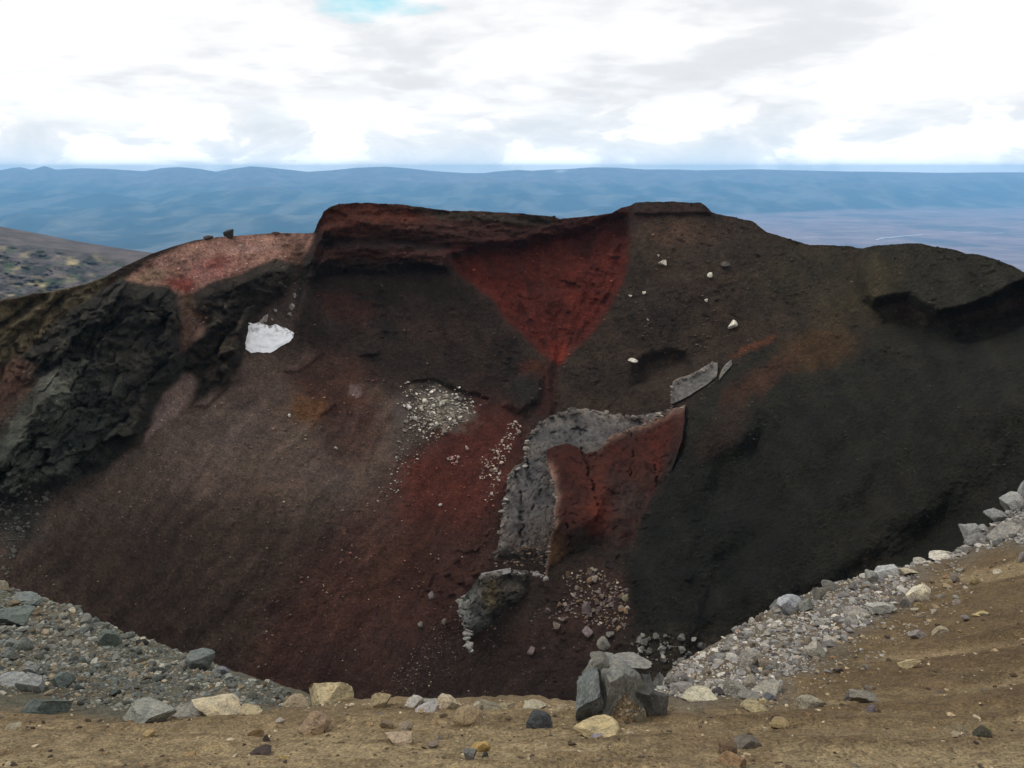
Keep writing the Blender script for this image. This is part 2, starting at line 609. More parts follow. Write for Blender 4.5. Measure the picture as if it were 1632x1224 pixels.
def cuts(X, Y):
    """relief of the wall in metres towards (-) or away from (+) the viewer"""
    wx = X + 5 * fbm(X / 22, Y / 22, 3, 5) + 9 * fbm(X / 70, Y / 70, 2, 8)
    wy = Y + 5 * fbm(X / 22, Y / 22, 3, 15) + 9 * fbm(X / 70, Y / 70, 2, 18)
    D = np.zeros(X.shape)

    def relief(poly, amt, soft, k=1.0):
        nonlocal D
        s = sdf(poly, X + (wx - X) * k, Y + (wy - Y) * k)
        w = 1 - smooth(-soft, soft * 0.35, s)
        D += amt * w
        return w
    rel = {}
    rel['A'] = relief(CLIFF_A, -6.0, 22)
    rel['B'] = relief(CLIFF_B, -5.0, 17)
    # the ends of the two cliffs hang over the scree
    relief([(300, 650), (392, 575), (388, 600), (330, 650)], -1.5, 6, 0.5)
    rel['scarp'] = relief(SCARP, -4.6, 15, 0.9)
    # bedding of the scarp
    off = Y - ridge_py(X)
    sc = rel['scarp']
    bed = 0.9 * np.sin(off / 7.0 + 1.5 * fbm(X / 120, Y / 60, 2, 40)) + 1.6 * np.exp(-((off - 62 + (X - 510) * 0.02) / 6.0) ** 2)
    D += sc * bed * smooth(480, 520, X) * (1 - smooth(700, 760, X))
    D += sc * 1.7 * fbm(X / 34, Y / 10, 5, 43, 0.6)
    rel['tri'] = relief(REDTRI, 3.2, 12, 0.4)
    D += rel['tri'] * (1.2 * np.abs(fbm(X / 60 + Y / 200, Y / 120, 3, 60)) - 1.6 * np.exp(-((X - 868 - (Y - 480) * 0.15) / 10) ** 2))
    D += rel['tri'] * (0.9 * fbm(X / 14, Y / 14, 4, 61) + 1.5 * smooth(0.0, 0.12, fbm(X / 60, Y / 26, 3, 63) - 0.12) * np.exp(-(((X - 925) / 45) ** 2 + ((Y - 470) / 55) ** 2)) - 1.2 * ridged((X - 880) / (12 + 0.25 * np.maximum(585 - Y, 0)), Y / 120, 3, 64))
    relief([(1012, 300), (1122, 300), (1135, 341), (1080, 342), (1010, 343)], -1.6, 4, 0.3)
    rel['mound'] = relief(MOUND, -7.2, 15, 0.4)
    relief([(1400, 497), (1445, 492), (1475, 508), (1510, 516), (1570, 502), (1660, 475), (1660, 512), (1640, 560), (1560, 570), (1480, 562), (1430, 540), (1400, 520)], 8.0, 34, 0.6)
    relief([(1008, 590), (1025, 568), (1060, 555), (1092, 562), (1098, 582), (1070, 608), (1030, 622), (1005, 618)], 5.0, 18, 0.5)
    rel['right'] = relief(RIGHTSLOPE, -3.6, 40, 0.8)
    # lobes and shallow gullies down the black slope
    g = fbm((X + 0.35 * Y) / 95, (Y - 0.3 * X) / 300, 3, 71)
    D += smooth(1050, 1150, X) * smooth(560, 680, Y) * (3.0 * g + 10.0 * fbm((X * 0.62 + Y * 0.78 + 20 * fbm(X / 150, Y / 150, 2, 74)) / 150, (Y * 0.62 - X * 0.78) / 560, 2, 73))
    relief([(1130, 720), (1215, 690), (1260, 800), (1200, 930), (1120, 980), (1080, 900)], 2.5, 30, 0.6)
    # fissure below the red funnel and the lobe at its left
    D += 1.6 * np.exp(-(line_dist([(888, 584), (884, 612), (888, 650), (880, 668)], wx, wy) / 7) ** 2)
    relief([(800, 615), (845, 590), (868, 600), (862, 640), (830, 662), (796, 650)], -2.0, 10, 0.5)
    # small ledges at the left rim
    lw = (1 - smooth(170, 215, X)) * (1 - smooth(585, 660, Y + 0.15 * X))
    D += lw * 3.6 * ridged((wx * 0.8 + wy * 0.6) / 90 + 0.6 * fbm(X / 50, Y / 50, 3, 79), (wy * 0.8 + wx * 0.55) / 34 + 0.7 * fbm(X / 40, Y / 40, 3, 78), 4, 80)
    # little outcrops on the brown patch
    relief([(505, 655), (530, 640), (536, 645), (512, 664)], -0.8, 3, 0.5)
    relief([(570, 555), (604, 557), (604, 568), (572, 570)], -1.3, 4, 0.5)
    relief([(440, 588), (475, 582), (500, 560), (520, 562), (500, 580), (470, 596)], -0.9, 5, 0.8)
    relief([(640, 612), (690, 604), (780, 634), (778, 642), (700, 618)], 1.4, 5, 0.6)
    # hummocks on the red scree
    lump = smooth(0.15, 0.5, fbm(X / 17 + 0.3 * Y / 17, Y / 14, 2, 92))
    zone = 1 - smooth(-25, 15, sdf([(690, 880), (790, 840), (790, 920), (740, 960), (660, 960)], X, Y))
    D -= zone * lump * 1.0
    # roughness
    rough = 0.30 + 0.6 * np.maximum(rel['A'], rel['B']) + 0.35 * sc
    D += rough * 1.5 * fbm(X / 26, Y / 26, 5, 101, 0.55)
    ca = np.maximum(rel['A'], rel['B'])
    ax, ay = (wx * 0.78 - wy * 0.62) + 16 * fbm(X / 40, Y / 40, 4, 119), (wx * 0.62 + wy * 0.78) + 12 * fbm(X / 36, Y / 36, 4, 120)
    f1, r1, g1 = facets(ax / 95, ay / 34, 115, 1.3)
    f2, r2, g2 = facets(ax / 34 + 3, ay / 12, 116, 1.0)
    D += ca * (3.2 * f1 + 1.0 * f2 + 0.7 * (1 - smooth(0, 0.10, g1)) * smooth(-0.1, 0.2, fbm(X / 40, Y / 40, 2, 122)) + 1.1 * fbm(X / 15, Y / 12, 4, 123) - 2.2 * fbm(X / 80, Y / 70, 3, 114))
    f3, r3, g3 = facets(X / 26 + 0.5 * fbm(X / 30, Y / 30, 2, 117), Y / 9, 118, 0.8)
    D += 0.8 * sc * f3 + 0.5 * smooth(160, 90, X) * 0
    rel['cell'] = 0.6 * r1 + 0.4 * r2
    D += 1.0 * fbm(X / 140, Y / 140, 3, 121)
    # clotted scoria: small knobs and pits, lying in rough rows across the slope
    up_ = 1 - smooth(560, 640, Y - 0.25 * (X - 700)) * (1 - smooth(830, 900, X))
    D -= 0.8 * up_ * (1 - 0.75 * smooth(1050, 1200, X) * smooth(540, 640, Y)) * smooth(0.1, 0.55, fbm((X + 0.2 * Y) / 15, (Y - 0.2 * X) / 8, 3, 191)) * smooth(-0.2, 0.4, fbm(X / 70, Y / 50, 3, 195))
    D += (0.10 + 0.15 * up_) * fbm(X / 6, Y / 5, 3, 197)
    return D, rel, wx, wy


def wall_colors(X, Y, rel, wx, wy):
    K = 0.62
    C = np.empty(X.shape + (3,))
    C[:] = lin(64, 52, 45, K)
    ragged = 9 * fbm(X / 9, Y / 7, 4, 181) + 12 * fbm(X / 34, Y / 30, 3, 185)

    def zone(poly, rgb, soft=10, amt=1.0, k=1.0):
        nonlocal C
        s = sdf(poly, X + (wx - X) * k, Y + (wy - Y) * k)
        w = (1 - smooth(-soft, soft, s + ragged * min(1.0, max(0.12, (soft - 3) / 16)))) * amt
        C = C * (1 - w[..., None]) + lin(*rgb, K) * w[..., None]
        return w

    def blob(cx, cy, rx, ry, rgb, amt=0.8, rot=0.0):
        nonlocal C
        c, s_ = math.cos(rot), math.sin(rot)
        dx, dy = wx - cx, wy - cy
        r = np.sqrt(((dx * c + dy * s_) / rx) ** 2 + ((-dx * s_ + dy * c) / ry) ** 2)
        r = r + 0.35 * fbm(X / 18, Y / 18, 3, int(cx))
        w = (1 - smooth(0.35, 1.1, r)) * amt
        C = C * (1 - w[..., None]) + lin(*rgb, K) * w[..., None]
    # talus, top pale to foot dark
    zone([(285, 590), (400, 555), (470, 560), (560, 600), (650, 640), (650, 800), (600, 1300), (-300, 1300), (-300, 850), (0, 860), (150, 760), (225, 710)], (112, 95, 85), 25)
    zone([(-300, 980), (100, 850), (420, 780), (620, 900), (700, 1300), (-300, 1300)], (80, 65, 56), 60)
    blob(330, 690, 80, 130, (128, 110, 100), 0.75, 0.5)
    blob(400, 620, 45, 60, (114, 96, 88), 0.65, 0.5)
    zone([(272, 600), (300, 592), (312, 612), (300, 640), (285, 655), (225, 710), (240, 660)], (150, 128, 120), 6, 0.95, 0.4)
    blob(200, 740, 60, 14, (118, 104, 96), 0.75, -0.6)
    # upper right brown slope
    zone([(1003, 345), (1135, 342), (1220, 370), (1290, 390), (1380, 395), (1370, 480), (1300, 530), (1180, 560), (1090, 640), (1000, 660), (890, 660), (893, 585), (960, 515), (1000, 420)],
         (70, 58, 48), 10)
    zone([(1250, 380), (1380, 395), (1372, 470), (1300, 500), (1180, 470)], (62, 57, 44), 40, 0.8)
    blob(1080, 370, 90, 26, (84, 65, 53), 0.7)
    blob(1050, 500, 90, 60, (56, 48, 43), 0.6)
    blob(960, 610, 70, 40, (56, 47, 42), 0.7)
    # black right slope
    zone(RIGHTSLOPE, (48, 46, 38), 22)
    zone([(1100, 690), (1250, 640), (1500, 560), (1900, 560), (1900, 1300), (1000, 1300), (1000, 900)], (42, 41, 34), 45, 0.9)
    zone([(1030, 830), (1090, 720), (1200, 740), (1280, 900), (1150, 1010), (1000, 1010), (1000, 910)], (36, 36, 31), 30, 0.9)
    zone([(980, 1010), (1150, 1005), (1320, 930), (1420, 890), (1420, 1300), (950, 1300)], (60, 53, 45), 20, 0.8)
    zone(MOUND, (54, 51, 41), 10)
    zone([(1380, 400), (1440, 420), (1420, 500), (1330, 560), (1260, 560), (1330, 480)], (74, 65, 46), 35, 0.8)
    blob(1300, 560, 85, 36, (86, 62, 38), 0.75, -0.2)
    blob(1205, 610, 95, 26, (82, 56, 42), 0.8, -0.6)
    blob(1150, 690, 70, 30, (66, 50, 42), 0.7, -0.7)
    blob(1205, 552, 48, 8, (112, 70, 48), 0.8, -0.33)
    # scarp
    zone(SCARP, (74, 46, 38), 6, 1, 0.4)
    zone([(515, 335), (560, 322), (700, 330), (690, 350), (600, 362), (515, 365)], (102, 56, 40), 12, 0.85)
    zone([(640, 322), (720, 336), (893, 348), (880, 358), (800, 356), (700, 350)], (66, 58, 46), 7, 0.9, 0.4)
    zone([(500, 374), (560, 378), (640, 385), (720, 390), (720, 398), (600, 396), (505, 394)], (48, 36, 32), 5, 0.8, 0.5)
    zone([(488, 418), (560, 414), (660, 414), (718, 424), (716, 440), (560, 440), (486, 455)], (42, 32, 29), 7, 0.9, 0.5)  # dark band paints in the overhang's shade along the scarp foot
    zone([(700, 398), (800, 380), (905, 356), (985, 340), (985, 352), (900, 376), (800, 392), (720, 406)], (76, 38, 34), 4, 0.8, 0.4)
    # red funnel
    zone(REDTRI, (100, 46, 36), 6, 1, 0.4)
    zone([(960, 340), (1003, 330), (1002, 380), (960, 370), (900, 372)], (80, 42, 36), 14, 0.85, 0.4)
    fs = smooth(0.0, 0.5, fbm((X - 885) / (6 + 0.10 * np.maximum(590 - Y, 0)), Y / 70, 4, 65))[..., None] * (rel['tri'] * 0.55)[..., None]
    C = C * (1 - fs) + lin(66, 40, 34, K) * fs
    blob(860, 420, 75, 30, (108, 56, 45), 0.6, -0.2)
    blob(930, 490, 40, 50, (110, 46, 34), 0.7, 0.3)
    blob(890, 560, 16, 26, (142, 60, 44), 0.7)
    zone([(986, 345), (1010, 338), (1125, 320), (1136, 341), (1060, 343), (1000, 360)], (64, 46, 42), 4, 0.9, 0.3)
    # slope below the scarp
    zone([(482, 452), (560, 440), (660, 436), (722, 440), (790, 490), (838, 545), (880, 590), (884, 640), (840, 662), (780, 640), (700, 608), (600, 580), (500, 545), (470, 520), (474, 470)],
         (58, 47, 41), 9, 1, 0.6)
    blob(550, 490, 60, 30, (84, 54, 44), 0.7, 0.2)
    blob(690, 520, 70, 40, (66, 50, 42), 0.6)
    blob(625, 530, 35, 18, (44, 38, 34), 0.6, 0.4)
    blob(850, 590, 38, 20, (92, 52, 38), 0.7, 0.3)
    blob(872, 625, 24, 52, (80, 47, 39), 0.7, 0.1)
    zone([(800, 615), (845, 590), (866, 600), (862, 640), (830, 660), (796, 650)], (52, 47, 43), 8, 0.8, 0.5)
    # reddish and yellow altered ground
    blob(530, 620, 90, 70, (92, 60, 48), 0.85, 0.2)
    blob(490, 655, 42, 30, (122, 84, 50), 0.75)
    blob(510, 590, 70, 26, (84, 62, 54), 0.7, -0.3)
    blob(567, 622, 15, 13, (150, 128, 124), 0.85)
    blob(560, 690, 80, 60, (82, 52, 44), 0.6, -0.5)
    # red scree
    zone([(832, 662), (765, 640), (700, 690), (610, 760), (500, 870), (420, 1000), (380, 1110), (620, 1120), (720, 1010), (790, 880), (812, 780), (842, 700)], (86, 55, 47), 50, 0.75)
    zone([(822, 668), (768, 648), (700, 700), (640, 760), (640, 830), (760, 840), (800, 780), (826, 710)], (106, 55, 45), 34, 0.8)
    blob(700, 770, 60, 60, (98, 52, 40), 0.5, 0.7)
    blob(640, 900, 110, 50, (82, 52, 40), 0.6, -0.7)
    zone([(480, 1040), (700, 1000), (850, 1010), (1000, 1000), (1000, 1300), (480, 1300)], (64, 48, 43), 45, 0.6)
    blob(880, 1000, 90, 24, (72, 52, 44), 0.7, -0.25)
    zone([(870, 930), (960, 895), (1000, 915), (1000, 1000), (930, 1010), (880, 985)], (72, 54, 47), 14, 0.8)
    # ash below the pale blocks
    blob(705, 652, 62, 40, (158, 148, 136), 0.8, 0.3)
    blob(650, 690, 36, 60, (100, 88, 82), 0.65, 0.7)
    blob(640, 650, 16, 30, (112, 102, 98), 0.6, 0.5)
    # saddle with pink clay
    zone(SADDLE, (184, 140, 124), 6, 1, 0.5)
    blob(330, 430, 60, 24, (188, 128, 120), 0.75, -0.3)
    blob(290, 452, 36, 12, (164, 84, 74), 0.85, 0.1)
    blob(345, 420, 28, 10, (150, 84, 74), 0.7, -0.4)
    blob(400, 395, 50, 10, (212, 170, 158), 0.7, -0.1)
    blob(240, 440, 36, 14, (190, 160, 130), 0.7, -0.3)
    blob(455, 385, 40, 12, (186, 146, 126), 0.7, 0)
    blob(470, 405, 16, 20, (110, 84, 70), 0.7, 0.3)
    # left rim
    zone([(-300, 560), (0, 480), (165, 443), (190, 450), (120, 495), (60, 545), (0, 600), (-300, 700)], (112, 100, 76), 10, 0.95)
    zone([(-300, 640), (0, 590), (70, 555), (60, 620), (20, 690), (-30, 730), (-300, 800)], (116, 86, 72), 12, 0.9)
    lw = (1 - smooth(170, 215, X)) * (1 - smooth(585, 660, Y + 0.15 * X))
    led = lw * smooth(0.15, 0.45, fbm((X * 0.8 + Y * 0.6) / 110, (Y * 0.8 + X * 0.55) / 17, 3, 82))
    C = C * (1 - 0.75 * led[..., None]) + lin(54, 46, 36, K) * 0.75 * led[..., None]
    blob(178, 462, 22, 22, (76, 46, 36), 0.8)
    blob(150, 510, 26, 10, (120, 74, 54), 0.8, -0.5)
    # dark cliffs
    for key, poly, rgb in (('A', CLIFF_A, (64, 61, 54)), ('B', CLIFF_B, (62, 54, 46))):
        zone(poly, rgb, 5, 1, 0.7)
    zone([(-30, 700), (60, 600), (120, 560), (190, 600), (180, 740), (60, 790), (-30, 800)], (70, 73, 66), 20, 0.85)
    blob(75, 600, 40, 30, (132, 132, 122), 0.45, 0.4)
    blob(100, 640, 18, 60, (112, 112, 98), 0.6, 0.4)
    blob(30, 680, 22, 50, (112, 116, 104), 0.5, 0.4)
    blob(145, 575, 26, 14, (92, 92, 86), 0.55, 0.2)
    cm = np.maximum(rel['A'], rel['B'])[..., None]
    C = C * (1 + cm * (1.5 * (rel['cell'][..., None] - 0.45)))
    streak = np.maximum(rel['A'], rel['B']) * smooth(0.15, 0.55, fbm((X + 0.8 * Y) / 60, (Y - 0.8 * X) / 12, 3, 131)) * 0.75
    C = C * (1 - streak[..., None]) + lin(98, 92, 80, K) * streak[..., None]
    zone(GULLY, (140, 113, 100), 6, 0.95, 0.6)
    blob(300, 480, 8, 26, (104, 82, 58), 0.7)
    zone([(452, 470), (474, 440), (492, 400), (496, 440), (476, 500), (470, 540), (440, 520), (400, 512)], (92, 78, 72), 8, 0.9, 0.6)
    zone([(470, 450), (490, 400), (500, 380), (500, 420), (484, 455), (470, 500)], (52, 48, 44), 5, 0.85, 0.5)
    # debris at the foot of the left cliff
    blob(30, 830, 60, 60, (66, 66, 62), 0.8)
    # streaks running down the scree and general mottling
    st = fbm((Y * 0.8 - X * 0.6 + 40 * fbm(X / 160, Y / 160, 2, 143)) / 240, (X * 0.8 + Y * 0.6 + 26 * fbm(X / 120, Y / 120, 2, 144)) / 19, 5, 141, 0.6)
    st2 = fbm((X * 0.85 - Y * 0.5) / 30, (Y * 0.85 + X * 0.5) / 200, 4, 151)
    wl = smooth(560, 680, Y) * (1 - smooth(900, 1000, X))
    C *= (1 + 0.6 * wl * st + 0.4 * (1 - wl) * st2 + (0.2 + 0.25 * (1 - wl)) * fbm(X / 46, Y / 46, 5, 161, 0.6) + (0.16 + 0.26 * (1 - wl)) * fbm(X / 7, Y / 6, 3, 171))[..., None]
    return np.clip(C, 0.004, 0.9)


def cam_to_Y(Y0, D):
    return Y0 + D


WALL_COLS = np.linspace(-300, 1900, 1080)
NR = 450


def wall_rows(X):
    top = ridge_py(X)
    top = top + 1.6 * fbm(X / 14, X * 0 + 3.3, 4, 201) * smooth(480, 520, X) + 2.2 * fbm(X / 22, X * 0 + 9.1, 4, 205) * (1 - smooth(190, 240, X))
    t = np.linspace(0, 1, NR)[:, None]
    return top[None, :] + (1250 - top[None, :]) * t


def build_wall():
    X = np.broadcast_to(WALL_COLS[None, :], (NR, len(WALL_COLS))).copy()
    Y = wall_rows(WALL_COLS)
    D, rel, wx, wy = cuts(X, Y)
    # keep the skyline itself free of the steepest relief
    Yd = wallY(X, Y) + D * smooth(-2, 14, Y - ridge_py(X)) + np.minimum(D, 0) * (1 - smooth(-2, 14, Y - ridge_py(X)))
    P = unproject(X, Y, Yd)
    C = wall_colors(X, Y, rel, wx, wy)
    # the far side of the rim, falling away behind the skyline
    back, bc = [], []
    top, ctop = P[0], C[0]
    for d in (0.8, 2, 4, 8, 16, 30, 60, 110, 200):
        q = top.copy()
        k = (top[:, 1] + d) / top[:, 1]
        q[:, 0] *= k
        q[:, 1] += d
        q[:, 2] = top[:, 2] - 0.10 * min(d, 4) - 0.42 * max(d - 4, 0) + 0.12 * d * fbm(WALL_COLS / 90, 0 * WALL_COLS + d * 0.1, 3, 211) * (d > 8)
        back.append(q)
        bc.append(ctop)
    # the crater floor, out of sight below the near rim
    floor, fc = [], []
    bot = P[-1]
    for f in (0.85, 0.7, 0.55, 0.4):
        q = bot.copy()
        q[:, :2] *= f
        q[:, 2] = bot[:, 2] - 3 * (1 - f)
        floor.append(q)
        fc.append(C[-1])
    A = np.concatenate([np.array(back[::-1]), P, np.array(floor)], 0)
    CC = np.concatenate([np.array(bc[::-1]), C, np.array(fc)], 0)
    r, c = A.shape[:2]
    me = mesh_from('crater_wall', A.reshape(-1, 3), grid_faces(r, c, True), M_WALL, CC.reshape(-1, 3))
    global WALL_C
    WALL_C = C
    add('crater_wall', me, kind='structure', label='red, brown and black scoria walls of the volcanic crater', cat='hillside')
    return P, Yd


WALL_P, WALL_YD = build_wall()
_top = wall_rows(WALL_COLS)[0]


def grid_pick(P, cols, rows_of_px, px, py):
    """point of a built sheet seen at a photo pixel"""
    px = np.atleast_1d(np.asarray(px, float))
    py = np.atleast_1d(np.asarray(py, float))
    fc = np.clip((px - cols[0]) / (cols[1] - cols[0]), 0, len(cols) - 1.001)
    c0 = fc.astype(int)
    fr = np.clip(rows_of_px(px, py), 0, P.shape[0] - 1.001)
    r0 = fr.astype(int)
    a, b = (fc - c0)[:, None], (fr - r0)[:, None]
    return (P[r0, c0] * (1 - a) * (1 - b) + P[r0, c0 + 1] * a * (1 - b) + P[r0 + 1, c0] * (1 - a) * b + P[r0 + 1, c0 + 1] * a * b)


def wall_pick(px, py):
    def rr(x, y):
        t = np.interp(x, WALL_COLS, _top)
        return (y - t) / (1250 - t) * (NR - 1)
    return grid_pick(WALL_P, WALL_COLS, rr, px, py)


# ------------------------------------------------------------------ near rim: the ground the viewer stands on
RIM = [(-900, 640), (-400, 800), (-200, 868), (0, 938), (60, 950), (110, 968), (180, 1002), (240, 1025), (300, 1042), (350, 1062), (410, 1085), (470, 1106), (520, 1118), (570, 1124),
       (640, 1122), (720, 1124), (800, 1120), (860, 1121), (920, 1123), (1000, 1118), (1045, 1098), (1075, 1065), (1110, 1042), (1150, 1025), (1180, 1002), (1230, 968), (1270, 952),
       (1320, 932), (1380, 915), (1440, 902), (1500, 888), (1535, 872), (1560, 850), (1600, 822), (1632, 800), (1760, 745), (2000, 690), (2600, 600)]
rim_py = curve(RIM)
NEAR_PTS = [(-900, 640, 38), (-900, 1000, 15), (-900, 1300, 5.6), (2600, 600, 34), (2600, 900, 13), (2600, 1300, 4.6), (-400, 800, 30), (-400, 1000, 19), (-400, 1300, 6.6), (0, 938, 23.5), (0, 1010, 17.5), (0, 1080, 13), (0, 1130, 9.6), (0, 1224, 6.7), (0, 1310, 5.4),
            (180, 1002, 19.5), (200, 1080, 13.2), (200, 1150, 9.0), (350, 1062, 14.6), (360, 1120, 10.2), (470, 1106, 11.4),
            (560, 1124, 10.0), (560, 1170, 8.2), (560, 1224, 6.7), (560, 1310, 5.4), (800, 1120, 9.8), (800, 1170, 8.1), (800, 1224, 6.7), (816, 1310, 5.4),
            (1000, 1118, 9.9), (1060, 1130, 9.4), (1060, 1224, 6.6), (1075, 1065, 14), (1110, 1042, 15.8), (1150, 1090, 11.6), (1200, 1150, 8.9),
            (1230, 968, 19.6), (1300, 1040, 13.6), (1320, 932, 21.2), (1300, 1130, 9.4), (1300, 1224, 6.5), (1300, 1310, 5.3),
            (1440, 902, 22.8), (1450, 960, 18.2), (1450, 1060, 12), (1535, 872, 23.8), (1632, 800, 26.5), (1632, 870, 21), (1632, 960, 15.6), (1632, 1060, 10.8), (1632, 1150, 8.0), (1632, 1224, 6.4),
            (1632, 1310, 5.2), (2000, 690, 30), (2000, 900, 16), (2000, 1300, 5.0)]
nearY = TPS(NEAR_PTS)
NEAR_COLS = np.linspace(-900, 2600, 1240)
NN = 200


def near_rows(X):
    top = rim_py(X) + 2.0 * fbm(X / 20, X * 0 + 1.7, 4, 301)
    t = np.linspace(0, 1, NN)[:, None]
    return top[None, :] + (1310 - top[None, :]) * t


def rubble_mask(X, Y):
    """1 where stones cover the slope, 0 on the sandy path"""
    n = 22 * fbm(X / 60, Y / 40, 3, 321)
    left = 1 - smooth(-8, 16, sdf([(-400, 780), (0, 930), (240, 1015), (480, 1105), (540, 1118), (430, 1128), (300, 1132), (190, 1148), (90, 1132), (0, 1126), (-400, 1130)], X, Y + n * 0.5))
    right = 1 - smooth(-10, 22, sdf([(1040, 1095), (1080, 1050), (1230, 955), (1440, 895), (1540, 865), (1640, 780), (1900, 700), (1900, 790), (1660, 868), (1560, 880), (1480, 898), (1470, 950), (1400, 985),
                                    (1340, 1040), (1250, 1075), (1260, 1115), (1150, 1125), (1050, 1125)], X, Y + n))
    return left, right


def build_near():
    X = np.broadcast_to(NEAR_COLS[None, :], (NN, len(NEAR_COLS))).copy()
    Y = near_rows(NEAR_COLS)
    Y0 = nearY(X, Y)
    P = unproject(X, Y, Y0)
    lm, rm = rubble_mask(X, Y)
    # ruts and terraces running along the path
    s = np.log(np.maximum(Y0, 1)) * 6 + 0.35 * fbm(P[..., 0] / 3.5, P[..., 1] / 3.5, 3, 331) + P[..., 0] * 0.03
    rut = fbm(P[..., 0] / 5.0, s * 1.6, 4, 335)
    rut2 = fbm(P[..., 0] / 2.2, s * 3.4, 4, 336)
    sand = 1 - np.maximum(lm, rm)
    h = sand * (0.15 * rut + 0.05 * rut2) + (1 - sand) * (0.16 * fbm(P[..., 0] / 1.6, P[..., 1] / 1.6, 4, 341))
    h += 0.04 * fbm(P[..., 0] / 0.5, P[..., 1] / 0.5, 4, 345) + 0.022 * fbm(P[..., 0] / 0.13, P[..., 1] / 0.13, 3, 347)
    P[..., 2] += h
    C = np.empty(X.shape + (3,))
    C[:] = lin(152, 136, 106, 0.92)

    def put(w, rgb):
        nonlocal C
        C = C * (1 - w[..., None]) + lin(*rgb, 0.92) * w[..., None]
    put(smooth(1150, 1330, X) * (1 - smooth(1080, 1190, Y)) * 0.9, (100, 88, 68))
    put(smooth(1050, 1200, X) * (1 - smooth(1130, 1215, Y)) * 0.5, (110, 90, 62))
    put((1 - smooth(1140, 1200, Y)) * (1 - smooth(1000, 1200, X)) * 0.55, (122, 104, 78))
    put(smooth(0.05, 0.45, rut) * sand * 0.6, (100, 82, 60))
    put(smooth(0.1, 0.5, -rut) * sand * 0.45, (172, 154, 120))
    put(smooth(0.15, 0.5, rut2) * sand * 0.55, (84, 70, 52))
    put(smooth(0.1, 0.4, fbm(P[..., 0] / 0.22, P[..., 1] / 0.16, 4, 355)) * sand * 0.5, (96, 80, 58))
    put(smooth(0.15, 0.5, fbm(P[..., 0] / 1.3, P[..., 1] / 1.3, 3, 351)) * sand * 0.4, (128, 106, 80))
    put(lm * 0.9, (88, 88, 78))
    put(rm * 0.85, (108, 100, 88))
    put(lm * smooth(0.0, 0.4, fbm(X / 90, Y / 40, 3, 361)) * 0.6, (108, 94, 72))
    put(rm * smooth(0.0, 0.4, fbm(X / 90, Y / 40, 3, 362)) * 0.6, (100, 84, 62))
    C *= (1 + 0.25 * fbm(P[..., 0] / 0.4, P[..., 1] / 0.4, 4, 371))[..., None]
    back, bc = [], []
    for d in (0.3, 0.8, 1.6, 3, 6, 12, 20):
        q = P[0].copy()
        q[:, 0] *= (q[:, 1] + d) / q[:, 1]
        q[:, 1] += d
        q[:, 2] -= 0.55 * d + 0.38 * d * smooth(0.4, 3, d)
        back.append(q)
        bc.append(C[0])
    front, fc = [], []
    for yy in (4.4, 3.2, 2.0, 0.0, -4.0, -10.0):
        q = P[-1].copy()
        k = (5.3 - yy) / 5.3
        q[:, 0] = q[:, 0] * (1 + 0.6 * k)
        q[:, 1] = yy
        w = np.clip(k, 0, 1.0)
        q[:, 2] = P[-1][:, 2] * (1 - w) + (-1.65) * w - (0.0 if yy >= 0 else 0.2 * yy)
        front.append(q)
        fc.append(C[-1])
    A = np.concatenate([np.array(back[::-1]), P, np.array(front)], 0)
    CC = np.concatenate([np.array(bc[::-1]), C, np.array(fc)], 0)
    r, c = A.shape[:2]
    me = mesh_from('ground', A.reshape(-1, 3), grid_faces(r, c, True), M_GROUND, np.clip(CC, 0.01, 0.9).reshape(-1, 3))
    add('ground', me, kind='structure', label='sandy brown rim path above the crater', cat='ground')
    return P


NEAR_P = build_near()
_ntop = near_rows(NEAR_COLS)[0]


def near_pick(px, py):
    def rr(x, y):
        t = np.interp(x, NEAR_COLS, _ntop)
        return (y - t) / (1310 - t) * (NN - 1)
    return grid_pick(NEAR_P, NEAR_COLS, rr, px, py)


# ------------------------------------------------------------------ far country
SKY = [(-400, 272), (0, 270), (22, 265), (34, 264), (50, 269), (72, 262), (90, 269), (130, 266), (170, 267), (230, 272), (260, 266), (285, 264), (310, 266), (345, 272), (375, 266), (400, 262), (440, 266), (490, 273), (530, 270),
       (570, 265), (615, 263), (650, 266), (690, 275), (740, 281), (770, 281), (800, 275), (825, 272), (850, 274), (880, 271), (905, 270), (940, 266), (985, 267), (1030, 272), (1080, 277), (1110, 281), (1150, 279), (1200, 277), (1270, 281),
       (1340, 285), (1400, 287), (1470, 291), (1520, 292), (1570, 289), (1632, 290), (2000, 292)]
SKY = [(x, 264.5 + (y - 262) * (0.85 if x < 680 else 0.6 if x < 1060 else 0.36)) for x, y in SKY]
FOOT = [(-400, 398), (0, 398), (240, 398), (500, 380), (800, 360), (1000, 352), (1250, 350), (1400, 348), (1632, 344), (2000, 344)]
PLAIN_Z = -1080.0


